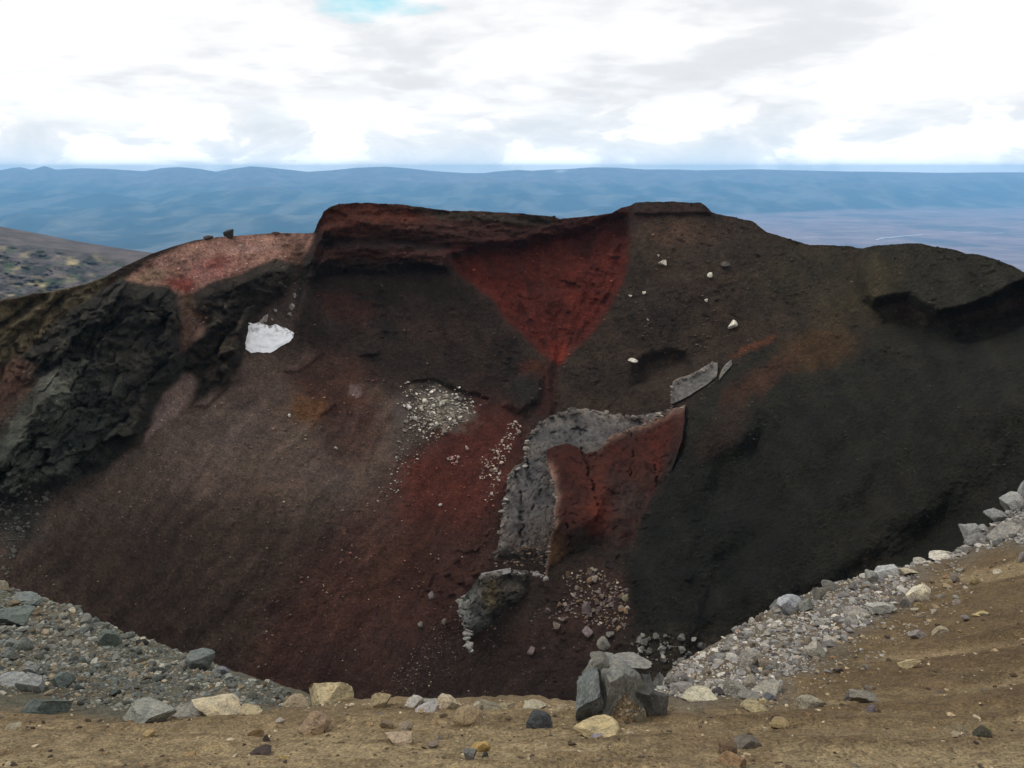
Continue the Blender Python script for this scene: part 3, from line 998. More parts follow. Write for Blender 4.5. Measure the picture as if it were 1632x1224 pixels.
def build_far():
    cols = np.linspace(-420, 2050, 600)
    az = (cols - 816) / F
    sk = curve(SKY)(cols)
    ft = curve(FOOT)(cols)

    def height_at(px, py, Y):
        return unproject(px, py, Y)[..., 2]
    Rc = 30000.0
    rows = np.concatenate([np.linspace(5200, 12000, 60), np.linspace(12000, 31000, 230)[1:], np.linspace(31000, 34000, 10)[1:]])
    hc = height_at(cols, sk, np.full(cols.shape, Rc))
    b = (612 - ft) / F
    r0 = PLAIN_Z * (CP + SP * b) / (-SP + CP * b)            # where the ranges start to rise
    R = rows[:, None] + 0 * cols[None, :]
    Xw = az[None, :] / CP * R * 1.0
    E = smooth(r0[None, :] * 0.97, Rc, R)
    w2 = fbm(Xw / 2600, R / 2600, 5, 411)
    body = PLAIN_Z + (hc[None, :] - PLAIN_Z) * (0.10 * E + 0.90 * E ** 4)
    Z = body.copy()
    # overlapping ranges, one behind another
    for i, (Ri, base, amp, lam, slope, lo) in enumerate(((13500, 372, 16, 300, 0.22, -9), (16500, 346, 16, 260, 0.22, -9), (19500, 326, 15, 240, 0.22, 0.05), (22500, 309, 13, 280, 0.2, 0.2), (26000, 292, 9, 230, 0.2, 0.4))):
        pyl = base - amp * (1.6 * fbm(cols / lam, cols * 0 + 3.1 * i, 5, 461 + i)) + 60 * smooth(-0.12 + 0.12 * i, 0.15 + 0.13 * i, az) * (1 if i < 4 else 0.35)
        Rl = Ri + 1500 * fbm(cols / 420, cols * 0 + 1.7 * i, 3, 471 + i)
        hi = height_at(cols, np.maximum(pyl, sk + 6), Rl)
        d = (R - Rl[None, :]) / 1000.0
        tent = hi[None, :] - slope * 1000 * (np.sqrt(d * d + 0.15) - 0.39) * np.where(d < 0, 1.0, 1.3)
        Z = np.maximum(Z, tent)
    el0 = np.clip((Z - PLAIN_Z) / 700, 0, 1)
    gul = ridged(Xw / 1500 + 0.3 * w2, R / 3800, 5, 481)
    Z = Z + el0 * (1 - smooth(27500, 30000, R)) * (190 * (gul - 0.75) + 110 * w2)
    lim = hc[None, :] * R / Rc - 10
    Z = np.where(R < Rc, np.minimum(Z, np.maximum(lim, hc[None, :] - 0.35 * (Rc - R) )), hc[None, :] - 0.12 * (R - Rc) + 20 * w2)
    Z = np.maximum(Z, PLAIN_Z + 4 * fbm(Xw / 900, R / 900, 3, 421))
    k = 1 / (CP + SP * 0.25)
    P = np.stack([az[None, :] * R * k + 0 * R, R, Z], -1)
    el = np.clip((Z - PLAIN_Z) / 800, 0, 1)
    n = fbm(P[..., 0] / 1500, P[..., 1] / 2600, 4, 431)
    C = np.empty(Z.shape + (3,))
    C[:] = (0.21, 0.14, 0.14)
    pl = smooth(0.0, 0.35, n)[..., None]
    C = C * (1 - pl) + np.array((0.09, 0.075, 0.085)) * pl
    pale = smooth(0.25, 0.5, fbm(P[..., 0] / 2600, P[..., 1] / 900, 4, 441))[..., None] * 0.8
    C = C * (1 - pale) + np.array((0.30, 0.24, 0.22)) * pale
    f = np.maximum(smooth(0.01, 0.08, el), 1 - smooth(0.0, 0.12, az[None, :] + 0.05 * n))[..., None]
    fo = smooth(-0.2, 0.3, fbm(P[..., 0] / 900, P[..., 1] / 1700, 5, 447))[..., None]
    C = C * (1 - f) + (np.array((0.008, 0.018, 0.014)) * (1 - fo) + np.array((0.10, 0.10, 0.08)) * fo) * f
    top = (smooth(0.6, 1.0, el + 0.35 * w2) * smooth(0, 0.05, el))[..., None]
    C = C * (1 - top) + np.array((0.13, 0.11, 0.11)) * top
    sn = (smooth(0.25, 0.4, fbm(P[..., 0] / 700, P[..., 1] / 1500, 4, 451)) * smooth(0.9, 1.1, el) * np.exp(-((cols[None, :] - 890) / 60) ** 2))[..., None] * 0.9
    C = C * (1 - sn) + np.array((0.6, 0.6, 0.62)) * sn
    ext = []
    me = mesh_from('mountains', P.reshape(-1, 3), grid_faces(len(rows), len(cols)), M_FAR, C.reshape(-1, 3))
    add('mountains', me, kind='structure', label='blue hazy mountain range and flat plain beyond the crater', cat='mountains')


build_far()


def build_hill():
    """the scrubby flank of the neighbouring cone, left of the crater"""
    crest = curve([(-500, 322), (-200, 338), (0, 361), (60, 372), (120, 384), (180, 394), (250, 404), (320, 420), (420, 450)])
    cols = np.linspace(-500, 420, 300)
    top = crest(cols)
    rows = 160
    t = np.linspace(0, 1, rows)[:, None]
    Y = top[None, :] + (560 - top[None, :]) * t
    X = np.broadcast_to(cols[None, :], Y.shape)
    inv = TPS([(-500, 322, 1900), (0, 361, 1800), (250, 404, 1700), (420, 450, 1550), (-500, 460, 1150), (0, 470, 1100), (250, 470, 1250), (420, 520, 1150), (-500, 560, 820), (0, 560, 800), (420, 570, 800), (0, 400, 1480),
               (120, 430, 1420)])
    D = inv(X, Y)
    up = smooth(12, 30, Y - top[None, :] - 9 * fbm(X / 40, Y / 40, 3, 501))
    bump = up * (95 * fbm(X / 46, Y / 26, 6, 505, 0.6))
    P = unproject(X, Y, D + bump)
    C = np.empty(Y.shape + (3,))
    C[:] = lin(96, 88, 86, 0.75)
    a = smooth(-0.15, 0.3, fbm(X / 34, Y / 15, 5, 511)) * up
    C = C * (1 - a[..., None]) + lin(52, 56, 50, 0.6) * a[..., None]
    bb = smooth(0.05, 0.4, fbm(X / 46, Y / 20, 5, 521)) * up
    C = C * (1 - 0.8 * bb[..., None]) + lin(156, 142, 106, 0.9) * 0.8 * bb[..., None]
    gg = smooth(0.1, 0.45, fbm(X / 26, Y / 13, 5, 531)) * up
    C = C * (1 - 0.7 * gg[..., None]) + lin(66, 84, 50, 0.8) * 0.7 * gg[..., None]
    back = P[0].copy()
    back[:, 1] += 700
    back[:, 2] -= 330
    A = np.concatenate([back[None], P], 0)
    CC = np.concatenate([C[:1], C], 0)
    me = mesh_from('hill', A.reshape(-1, 3), grid_faces(A.shape[0], A.shape[1], True), M_HILL, CC.reshape(-1, 3))
    add('hill', me, kind='structure', label='scrub covered flank of the neighbouring cone left of the crater', cat='hill')


build_hill()


def build_riverbed():
    def strip(pts, w):
        V, Fc = [], []
        for i, (px, py) in enumerate(pts):
            bb = (612 - py) / F
            Yd = (PLAIN_Z + 14) * (CP + SP * bb) / (-SP + CP * bb)
            p = unproject(px, py, Yd)
            ww = w * (0.6 + 0.4 * math.sin(i * 2.1) ** 2)
            V += [p + np.array((0, -ww, 0)), p + np.array((0, ww, 0))]
        for i in range(len(pts) - 1):
            Fc.append((2 * i, 2 * i + 2, 2 * i + 3, 2 * i + 1))
        return V, Fc
    V, Fc = strip([(1396, 382), (1408, 379), (1422, 378), (1440, 376), (1455, 375), (1470, 374)], 60)
    V2, F2 = strip([(1510, 369), (1535, 370), (1560, 370), (1580, 372), (1600, 371)], 45)
    n = len(V)
    V += V2
    Fc += [tuple(i + n for i in f) for f in F2]
    m, t, b = base_mat('pale_gravel')
    n1 = noise(t, obj_coord(t), 0.004, 4)
    L(t, ramp(t, n1, [(0.3, (0.42, 0.40, 0.38)), (0.7, (0.6, 0.58, 0.56))]), b.inputs['Base Color'])
    add('riverbed', mesh_from('riverbed', np.array(V), np.array(Fc), m), kind='structure', label='pale dry riverbed on the distant plain', cat='riverbed')


build_riverbed()

# ------------------------------------------------------------------ air
zt, zb = 105.0, -1140.0
x0, x1, y0, y1 = -55000, 55000, -60, 34500
hv = np.array([(x0, y0, zb), (x1, y0, zb), (x1, y1, zb), (x0, y1, zb), (x0, y0, zt), (x1, y0, zt), (x1, y1, zt), (x0, y1, zt)], float)
hf = np.array([(0, 3, 2, 1), (4, 5, 6, 7), (0, 1, 5, 4), (1, 2, 6, 5), (2, 3, 7, 6), (3, 0, 4, 7)])
mh = bpy.data.materials.new('blue_air')
mh.use_nodes = True
mt = mh.node_tree
mt.nodes.clear()
mo = N(mt, 'ShaderNodeOutputMaterial')
pv = N(mt, 'ShaderNodeVolumePrincipled')
pv.inputs['Color'].default_value = (0.28, 0.62, 1.0, 1)
pv.inputs['Density'].default_value = 3.5e-5
pv.inputs['Anisotropy'].default_value = 0.0
L(mt, pv.outputs[0], mo.inputs['Volume'])
add('haze', mesh_from('haze', hv, hf, mh, smooth_shade=False), kind='stuff', label='pale blue haze between the crater and the mountains', cat='haze')

# ------------------------------------------------------------------ snow patch


def coons(top, bottom, left, right, nu, nv):
    """patch between four photo-space edge curves; returns X, Y arrays (nv x nu)"""
    def samp(P, n):
        P = np.array(P, float)
        d = np.concatenate([[0], np.cumsum(np.hypot(*(P[1:] - P[:-1]).T))])
        s = np.linspace(0, d[-1], n)
        return np.stack([np.interp(s, d, P[:, 0]), np.interp(s, d, P[:, 1])], -1)
    T, B, Lf, R = samp(top, nu), samp(bottom, nu), samp(left, nv), samp(right, nv)
    u = np.linspace(0, 1, nu)[None, :, None]
    v = np.linspace(0, 1, nv)[:, None, None]
    S = (1 - v) * T[None] + v * B[None] + (1 - u) * Lf[:, None] + u * R[:, None]
    S -= (1 - u) * (1 - v) * T[0] + u * (1 - v) * T[-1] + (1 - u) * v * B[0] + u * v * B[-1]
    return S[..., 0], S[..., 1]


def shell(front, back):
    """closed solid from a front grid and a back grid of the same size"""
    r, c = front.shape[:2]
    V = np.concatenate([front.reshape(-1, 3), back.reshape(-1, 3)])
    n = r * c
    f = grid_faces(r, c, True)
    fs = [f, grid_faces(r, c, False) + n]
    ring = np.concatenate([np.arange(c), np.arange(1, r) * c + c - 1, (r - 1) * c + np.arange(c - 2, -1, -1), np.arange(r - 2, 0, -1) * c])
    a, b = ring, np.roll(ring, -1)
    fs.append(np.stack([a, b, b + n, a + n], -1))
    return V, np.concatenate(fs)


def wall_depth(px, py):
    """forward distance of the finished wall at a photo pixel"""
    s = np.shape(px)
    return wall_pick(np.ravel(px), np.ravel(py))[:, 1].reshape(s)


def blur(A, n):
    for _ in range(n):
        B = np.pad(A, 1, mode='reflect', reflect_type='odd')
        A = (B[:-2, 1:-1] + B[2:, 1:-1] + B[1:-1, :-2] + B[1:-1, 2:] + 2 * A) / 6
    return A


def build_snow():
    X, Y = coons([(396, 514), (404, 516), (416, 512), (428, 519), (440, 517), (456, 523), (469, 531)], [(391, 556), (400, 563), (414, 561), (430, 563), (448, 552), (460, 546)],
                 [(396, 514), (395, 530), (391, 545), (391, 556)], [(469, 531), (467, 538), (460, 546)], 60, 44)
    X = X + 1.3 * fbm(X / 9, Y / 9, 3, 601)
    Y = Y + 1.6 * fbm(X / 9, Y / 9, 3, 602)
    u = np.linspace(0, 1, 60)[None, :]
    v = np.linspace(0, 1, 44)[:, None]
    e = np.minimum(np.minimum(u, 1 - u), np.minimum(v, 1 - v))
    D = blur(wall_depth(X, Y), 12)
    D = D - 0.25 - 0.3 * smooth(0, 0.3, e) - 0.2 * fbm(X / 12, Y / 6, 3, 611)
    V, Fc = shell(unproject(X, Y, D), unproject(X, Y, D + 3.5))
    dirt = smooth(-0.05, 0.3, fbm(X / 7, Y / 9, 4, 615)) * (1 - smooth(0.0, 0.5, v + 0 * u)) + 0.5 * smooth(0.2, 0.5, fbm(X / 16, Y / 5, 3, 617)) * (1 - smooth(0.3, 0.7, v + 0 * u))
    dirt = np.clip(dirt, 0, 1)[..., None]
    C = np.array((0.90, 0.90, 0.91)) * (1 - dirt) + np.array((0.24, 0.21, 0.20)) * dirt
    C = np.concatenate([C.reshape(-1, 3)] * 2)
    add('snow_patch', mesh_from('snow_patch', V, Fc, M_SNOW, C), label='white patch of old snow lying in the notch left of the plateau', cat='snow patch')


build_snow()

# ------------------------------------------------------------------ lava crusts standing out of the wall


def crust_piece(name, edges, nu, nv, lift, thick, colour_fn, parent, rough=0.35, cracks=(), flat=0, seed=0, edge_px=1.5, crack_scale=20):
    X, Y = coons(*edges, nu, nv)
    X = X + edge_px * fbm(X / 13, Y / 13, 4, 620 + seed)
    Y = Y + edge_px * fbm(X / 13, Y / 13, 4, 640 + seed)
    u = np.linspace(0, 1, nu)[None, :] + 0 * Y
    v = np.linspace(0, 1, nv)[:, None] + 0 * Y
    D = wallY(X, Y) if flat else blur(wall_depth(X, Y), 20)
    lf = lift(u, v)
    D = D - lf + rough * 1.6 * fbm(X / 24, Y / 24, 5, 660 + seed) 
    rid = ridged(X / crack_scale, Y / crack_scale, 3, 680 + seed)
    D = D + rough * 1.2 * smooth(0.72, 0.95, rid)
    cr = np.zeros(X.shape)
    for c, w in cracks:
        cr = np.maximum(cr, np.exp(-(line_dist(c, X + 7 * fbm(X / 16, Y / 13, 3, 699), Y) / (w * (0.55 + 0.8 * np.clip(0.5 + fbm(X / 9, Y / 9, 2, 697), 0, 1)))) ** 2) * smooth(-0.25, 0.1, fbm(X / 30, Y / 18, 2, 695)))
    D = D + 1.3 * cr
    e = np.minimum(np.minimum(u, 1 - u), np.minimum(v, 1 - v))
    Fp = unproject(X, Y, D)
    Bp = unproject(X, Y, D + thick)
    V, Fc = shell(Fp, Bp)
    C = colour_fn(X, Y, u, v)
    C = C * (1 - 0.25 * smooth(0.75, 0.95, rid))[..., None]
    C = np.clip(C, 0.004, 0.9)
    C = np.concatenate([C.reshape(-1, 3), C.reshape(-1, 3)])
    o = add(name, mesh_from(name, V, Fc, M_DYKE, C), parent)
    return o, X, Y, D


_ico = {}


def ico(sub):
    if sub not in _ico:
        b = bmesh.new()
        bmesh.ops.create_icosphere(b, subdivisions=sub, radius=1.0)
        v = np.array([x.co[:] for x in b.verts])
        f = np.array([[q.index for q in x.verts] for x in b.faces])
        b.free()
        _ico[sub] = (v, f)
    return _ico[sub]


def rock_verts(seed, sub=3, planes=11, rnd=0.06, dims=(1, 1, 1), round_=0.0):
    """an angular block: a ball cut by random planes, then roughened; fills the box -1..1 with its base at z = 0"""
    r = np.random.default_rng(seed)
    v, f = ico(sub)
    v = v.copy()
    for i in range(planes):
        n = r.normal(size=3)
        n /= np.linalg.norm(n)
        d = r.uniform(0.36, 0.72) + 0.25 * round_
        s = v @ n
        over = s > d
        v[over] -= ((s[over] - d) * (1 - 0.12 * round_))[:, None] * n
    if sub >= 3:
        v = v * (1 + rnd * 1.6 * fbm3(v * 1.7 + seed * 3.1, 3, seed))[:, None]
        pit = fbm3(v * 4.2 + seed, 3, seed + 5)
        v = v * (1 + rnd * (1.1 * pit - 1.5 * smooth(0.25, 0.6, np.abs(fbm3(v * 2.3 - seed, 2, seed + 9))) ))[:, None]
    elif rnd:
        v = v * (1 + r.normal(size=(len(v), 1)) * rnd * 0.5)
    lo, hi = v.min(0), v.max(0)
    v = (v - (lo + hi) / 2) / ((hi - lo) / 2)
    v = v * np.array(dims)
    v[:, 2] += dims[2]
    return v, f


_rock_cache = {}


def rock_mesh(seed, sub=3, planes=11, rnd=0.06, mat=None, round_=0.0):
    key = (seed, sub, planes, rnd, mat.name if mat else None, round_)
    if key not in _rock_cache:
        v, f = rock_verts(seed, sub, planes, rnd, (1, 1, 1), round_)
        me = mesh_from('rock', v, f, mat or M_ROCK, smooth_shade=True)
        if hasattr(me, 'set_sharp_from_angle'):
            me.set_sharp_from_angle(angle=math.radians(34))
        _rock_cache[key] = me
    return _rock_cache[key]


def place(name, mesh, p, w, h, d=None, rz=0.0, tilt=0.0, roll=0.0, colour=(120, 118, 112), sink=0.18, k=0.8, **kw):
    """stand a unit rock on point p, w x d wide and h high in metres, base a little buried"""
    o = add(name, mesh, None, **kw)
    d = d or w * 0.8
    o.scale = (w / 2, d / 2, h / 2)
    o.rotation_euler = (tilt, roll, rz)
    o.location = (p[0], p[1], p[2] - sink * h)
    c = lin(*colour, k)
    o.color = (c[0], c[1], c[2], 1)
    return o


def px_size(p):
    """metres per photo pixel at a point"""
    return (p[1] * CP - p[2] * SP) / F


def stone_cloud(name, picks, sizes, colours, mat, seed, sub=1, sink=0.3, flatten=0.75, kind='stuff', label=None, parent=None, cat=None):
    """many small angular stones in one mesh"""
    r = np.random.default_rng(seed)
    protos = [rock_verts(900 + i, sub, 10, 0.10)[0] for i in range(10)]
    f = ico(sub)[1]
    nv = len(protos[0])
    n = len(picks)
    V = np.empty((n, nv, 3))
    which = r.integers(0, 10, n)
    P = np.stack(protos)[which]
    a = r.uniform(0, 2 * math.pi, n)
    ca, sa = np.cos(a)[:, None], np.sin(a)[:, None]
    sx = sizes * r.uniform(0.8, 1.35, n) / 2
    sy = sizes * r.uniform(0.6, 1.0, n) / 2
    sz = sizes * r.uniform(0.4, 0.9, n) * flatten / 2
    x, y, z = P[..., 0] * sx[:, None], P[..., 1] * sy[:, None], P[..., 2] * sz[:, None]
    tl = r.normal(0, 0.3, n)
    ct, st = np.cos(tl)[:, None], np.sin(tl)[:, None]
    y, z = y * ct - z * st, y * st + z * ct
    V[..., 0] = x * ca - y * sa + picks[:, 0, None]
    V[..., 1] = x * sa + y * ca + picks[:, 1, None]
    V[..., 2] = z + (picks[:, 2] - sink * sz * 2)[:, None]
    Fc = (f[None] + (np.arange(n) * nv)[:, None, None]).reshape(-1, 3)
    C = np.repeat(colours, nv, 0)
    me = mesh_from(name, V.reshape(-1, 3), Fc, mat, C, smooth_shade=False)
    return add(name, me, parent, kind=kind, label=label, cat=cat)


def rand_in_poly(poly, n, seed, weight=None):
    r = np.random.default_rng(seed)
    P = np.array(poly, float)
    out = np.empty((0, 2))
    while len(out) < n:
        q = np.stack([r.uniform(P[:, 0].min(), P[:, 0].max(), n * 3), r.uniform(P[:, 1].min(), P[:, 1].max(), n * 3)], -1)
        q = q[sdf(poly, q[:, 0], q[:, 1]) + 16 * fbm(q[:, 0] / 22, q[:, 1] / 22, 3, 33) < 0]
        if weight is not None:
            q = q[r.uniform(0, 1, len(q)) < weight(q[:, 0], q[:, 1])]
        out = np.concatenate([out, q])
    return out[:n]


def palette(cols, n, seed, k=0.92, var=0.2):
    r = np.random.default_rng(seed)
    c = np.array([lin(*x, k) for x in cols])[r.integers(0, len(cols), n)]
    return np.clip(c * r.lognormal(0, var, (n, 1)), 0.01, 0.85)


def empty(name, loc, **kw):
    o = add(name, None, None, loc=loc, **kw)
    o.empty_display_size = 0.3
    return o


def build_dyke():
    K = 0.62
    # --- grey curved wall
    root = empty('lava_wall', (0, 0, 0), label='grey cracked curving wall of cooled lava with a pale crusted edge', cat='lava wall')

    def grey(X, Y, u, v):
        C = np.empty(X.shape + (3,))
        C[:] = lin(104, 100, 98, K)
        b = smooth(0.0, 0.4, fbm(X / 30, Y / 22, 4, 701))[..., None] * 0.6
        C = C * (1 - b) + lin(78, 72, 70, K) * b
        w = smooth(0.55, 1.0, v)[..., None] * 0.75
        C = C * (1 - w) + lin(84, 66, 56, K) * w
        l = smooth(0.1, 0.4, fbm(X / 12, Y / 8, 4, 711))[..., None] * 0.4
        C = C * (1 - l) + lin(128, 124, 120, K) * l
        rim = np.exp(-(np.minimum(u * 16, v * 14)) ** 2)[..., None] * 0.8
        C = C * (1 - rim) + lin(150, 140, 132, K) * rim
        return C
    edges = ([(848, 688), (858, 676), (872, 666), (890, 658), (912, 653), (935, 651), (958, 656), (980, 661), (1000, 664), (1032, 660), (1060, 655)],
             [(791, 902), (810, 908), (840, 906), (872, 908), (900, 890), (940, 860)],
             [(848, 688), (840, 702), (837, 722), (836, 742), (820, 744), (812, 756), (808, 776), (804, 800), (800, 830), (797, 856), (792, 880), (791, 902)],
             [(1060, 655), (1040, 700), (1000, 760), (960, 820), (940, 860)])
    cr = [([(842, 745), (848, 772), (852, 800), (850, 812)], 1.8), ([(822, 752), (830, 790), (832, 830), (831, 868)], 1.6), ([(920, 672), (926, 700), (926, 725)], 1.5),
          ([(838, 735), (846, 765)], 2.0), ([(862, 780), (856, 800)], 1.3), ([(880, 690), (915, 684), (950, 690)], 1.2)]
    crust_piece('wall_face', edges, 150, 170, lambda u, v: (2.4 - 0.9 * smooth(0.1, 0.5, u)) * (1 - 0.7 * smooth(0.7, 1, v)) + 0.3 - 3.6 * smooth(0.88, 1, v),
                14, grey, root, 0.42, cr, 0, 1, 2.0, 15)

    def rim_stones(pts, n, seed, size, cols, name='rim_stones', parent=root, off=-2.9):
        P = np.array(pts, float)
        d = np.concatenate([[0], np.cumsum(np.hypot(*(P[1:] - P[:-1]).T))])
        r = np.random.default_rng(seed)
        s = r.uniform(0, d[-1], n)
        x = np.interp(s, d, P[:, 0]) + r.normal(0, 1.2, n)
        y = np.interp(s, d, P[:, 1]) + r.normal(0, 1.2, n)
        Yd = wall_depth(x, y + 4) + off
        p = unproject(x, y + 1.5, Yd)
        sz = size * r.gamma(2.2, 0.42, n).clip(0.25, 2.2) * Yd / F
        stone_cloud(name, p, sz, palette(cols, n, seed, 0.7, 0.3), M_STONE_FAR, seed, 2, 0.5, parent=parent)
    top = edges[0]
    rim_stones(list(edges[2][::-1]) + list(top), 200, 31, 6.0, [(134, 128, 120), (112, 104, 98), (160, 154, 146), (92, 84, 78), (84, 78, 74)])
    P = rand_in_poly([(812, 880), (870, 840), (872, 905), (800, 903)], 90, 37)
    p = wall_pick(P[:, 0], P[:, 1])
    p = unproject(P[:, 0], P[:, 1], p[:, 1] - 3.2)
    stone_cloud('fallen_stones', p, np.random.default_rng(3).uniform(2, 7, 90) * p[:, 1] / F, palette([(112, 94, 78), (92, 82, 74), (130, 112, 92)], 90, 38, 0.6), M_STONE_FAR, 39, 1, parent=root)

    # --- red block in front of it
    red = empty('red_lava_block', (0, 0, 0), label='rust red block of lava standing in front of the grey curving wall', cat='lava block')

    def redc(X, Y, u, v):
        C = np.empty(X.shape + (3,))
        C[:] = lin(90, 43, 30, 0.40)
        a = smooth(0.0, 0.5, fbm(X / 46, Y / 46, 4, 721))[..., None] * 0.7
        C = C * (1 - a) + lin(70, 46, 36, 0.48) * a
        q = np.exp(-(((X - 1000) / 52) ** 2 + ((Y - 800) / 44) ** 2))[..., None] * 0.75
        C = C * (1 - q) + lin(58, 50, 44, 0.7) * q
        o = (np.exp(-(((X - 955) / 20) ** 2 + ((Y - 815) / 50) ** 2)) * 0.9)[..., None]
        C = C * (1 - o) + lin(122, 56, 36, 0.43) * o
        o = (np.exp(-(((X - 1065) / 26) ** 2 + ((Y - 730) / 60) ** 2)) * 0.8)[..., None]
        C = C * (1 - o) + lin(112, 48, 30, 0.43) * o
        b = np.maximum(smooth(0.58, 0.92, v + 0.16 * fbm(X / 24, Y / 24, 3, 725)), smooth(0.78, 1.0, u + 0.14 * fbm(X / 24, Y / 24, 3, 726)) * smooth(0.05, 0.4, v))[..., None] * 0.95  # shading of the lower part painted in; right side fades to the black slope
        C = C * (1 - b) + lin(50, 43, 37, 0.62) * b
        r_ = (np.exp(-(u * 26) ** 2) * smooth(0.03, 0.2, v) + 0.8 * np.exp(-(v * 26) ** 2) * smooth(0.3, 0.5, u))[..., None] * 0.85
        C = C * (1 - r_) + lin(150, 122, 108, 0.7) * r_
        t_ = (np.exp(-(((X - 885) / 14) ** 2 + ((Y - 880) / 26) ** 2)) * 0.7)[..., None]
        C = C * (1 - t_) + lin(128, 96, 62, 0.7) * t_
        return C * (1 + 0.3 * fbm(X / 9, Y / 9, 4, 731))[..., None]
    e2 = ([(872, 716), (884, 711), (904, 707), (920, 712), (934, 723), (952, 718), (966, 706), (972, 696), (985, 688), (1005, 684), (1030, 674), (1054, 662), (1072, 652), (1092, 645)],
          [(866, 928), (880, 912), (900, 900), (930, 898), (965, 904), (1000, 912), (1012, 890)],
          [(872, 716), (871, 735), (876, 752), (883, 775), (886, 796), (882, 815), (884, 838), (876, 858), (873, 880), (871, 905), (866, 928)],
          [(1092, 645), (1090, 680), (1086, 705), (1074, 740), (1064, 768), (1046, 815), (1028, 852), (1012, 890)])

    def lift(u, v):
        base = 7.5 * (1 - smooth(0.35, 0.98, u)) - 0.6 + (3.4 * (1 - smooth(0.2, 0.6, v)) - 1.4 * smooth(0.3, 0.7, v)) * smooth(0.6, 1.0, u)
        base = base * (1 - 0.95 * smooth(0.55, 0.97, v)) - 1.2 * smooth(0.86, 1.0, v) * smooth(0.02, 0.12, u) + 1.6 * np.exp(-((u - 0.62 - 0.1 * (v - 0.5)) / 0.10) ** 2) * smooth(0.45, 0.75, v)
        base = base - 1.6 * np.exp(-((u - 0.5) / 0.13) ** 2) * smooth(0.35, 0.6, v)
        return base
    cr2 = [([(1006, 690), (1010, 720), (1004, 760)], 1.0), ([(928, 722), (936, 745), (946, 775), (952, 800), (950, 830)], 1.5), ([(1044, 735), (1046, 775)], 1.4), ([(905, 835), (908, 870)], 1.6)]
    crust_piece('block_face', e2, 130, 150, lift, 13, redc, red, 0.32, cr2, 0, 2, 1.8, 26)
    Pe = list(e2[2])
    rim_stones(Pe, 60, 41, 4.0, [(140, 128, 118), (118, 100, 90)], 'rim_stones', red, -6.5)
    rim_stones(e2[0][5:], 80, 42, 3.5, [(150, 140, 130), (120, 96, 84)], 'rim_stones', red, -4.5)
    rim_stones([(1000, 664), (1020, 668), (1035, 672), (1050, 664), (1065, 656), (1080, 652)], 60, 43, 7, [(96, 82, 74), (76, 62, 56), (118, 108, 100)], 'rim_stones', root, -1.5)

    # --- small grey slab higher up
    up = empty('lava_slab', (0, 0, 0), label='grey slanting slab of lava above the red block, two pieces end to end', cat='lava slab')

    def slabc(X, Y, u, v):
        C = np.empty(X.shape + (3,))
        C[:] = lin(112, 108, 104, 0.68)
        C = C * (1 + 0.4 * fbm(X / 10, Y / 10, 4, 741))[..., None]
        r_ = np.exp(-(v * 7) ** 2)[..., None] * 0.8
        return C * (1 - r_) + lin(158, 148, 140, 0.7) * r_
    crust_piece('slab', ([(1072, 608), (1084, 601), (1098, 598), (1112, 591), (1126, 582), (1136, 577), (1144, 579)], [(1069, 645), (1080, 640), (1096, 632), (1112, 622), (1128, 612), (1142, 600)],
                         [(1072, 608), (1069, 625), (1069, 645)], [(1144, 579), (1144, 590), (1142, 600)]), 60, 34, lambda u, v: 1.6 - 0.8 * v, 6, slabc, up, 0.2, (), 0, 3, 1.0, 9)
    crust_piece('slab', ([(1146, 600), (1150, 590), (1157, 580), (1166, 573)], [(1146, 606), (1152, 598), (1160, 589), (1167, 581)], [(1146, 600), (1146, 606)], [(1166, 573), (1167, 581)]),
                20, 10, lambda u, v: 1.0 + 0 * u, 4, slabc, up, 0.15, (), 0, 4, 0.8, 9)
    rim_stones([(1070, 650), (1070, 612), (1085, 602), (1112, 592), (1136, 577)], 50, 47, 4.0, [(150, 142, 134), (110, 98, 92)], 'rim_stones', up, -1.8)

    # --- lower outcrop
    lo = empty('grey_outcrop', (0, 0, 0), label='grey crumbling lava outcrop with a pale flat topped edge at the crater foot', cat='outcrop')

    def loc_(X, Y, u, v):
        C = np.empty(X.shape + (3,))
        C[:] = lin(78, 72, 64, 0.62)
        a = smooth(-0.1, 0.35, fbm(X / 20, Y / 20, 4, 751))[..., None]
        C = C * (1 - 0.7 * a) + lin(62, 58, 52, 0.6) * 0.7 * a
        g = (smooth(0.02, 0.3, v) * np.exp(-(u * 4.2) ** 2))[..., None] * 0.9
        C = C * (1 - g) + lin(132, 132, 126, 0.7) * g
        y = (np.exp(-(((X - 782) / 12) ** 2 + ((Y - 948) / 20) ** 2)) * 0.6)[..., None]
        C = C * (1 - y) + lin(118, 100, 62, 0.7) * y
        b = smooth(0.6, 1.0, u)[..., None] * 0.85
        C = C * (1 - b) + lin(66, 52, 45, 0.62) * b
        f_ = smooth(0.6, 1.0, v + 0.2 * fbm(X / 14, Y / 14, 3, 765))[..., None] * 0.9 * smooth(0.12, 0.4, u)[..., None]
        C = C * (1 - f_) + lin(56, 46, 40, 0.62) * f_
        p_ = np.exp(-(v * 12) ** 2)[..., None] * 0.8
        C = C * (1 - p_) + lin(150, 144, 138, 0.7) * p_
        return C * (1 + 0.45 * fbm(X / 8, Y / 8, 4, 761))[..., None]
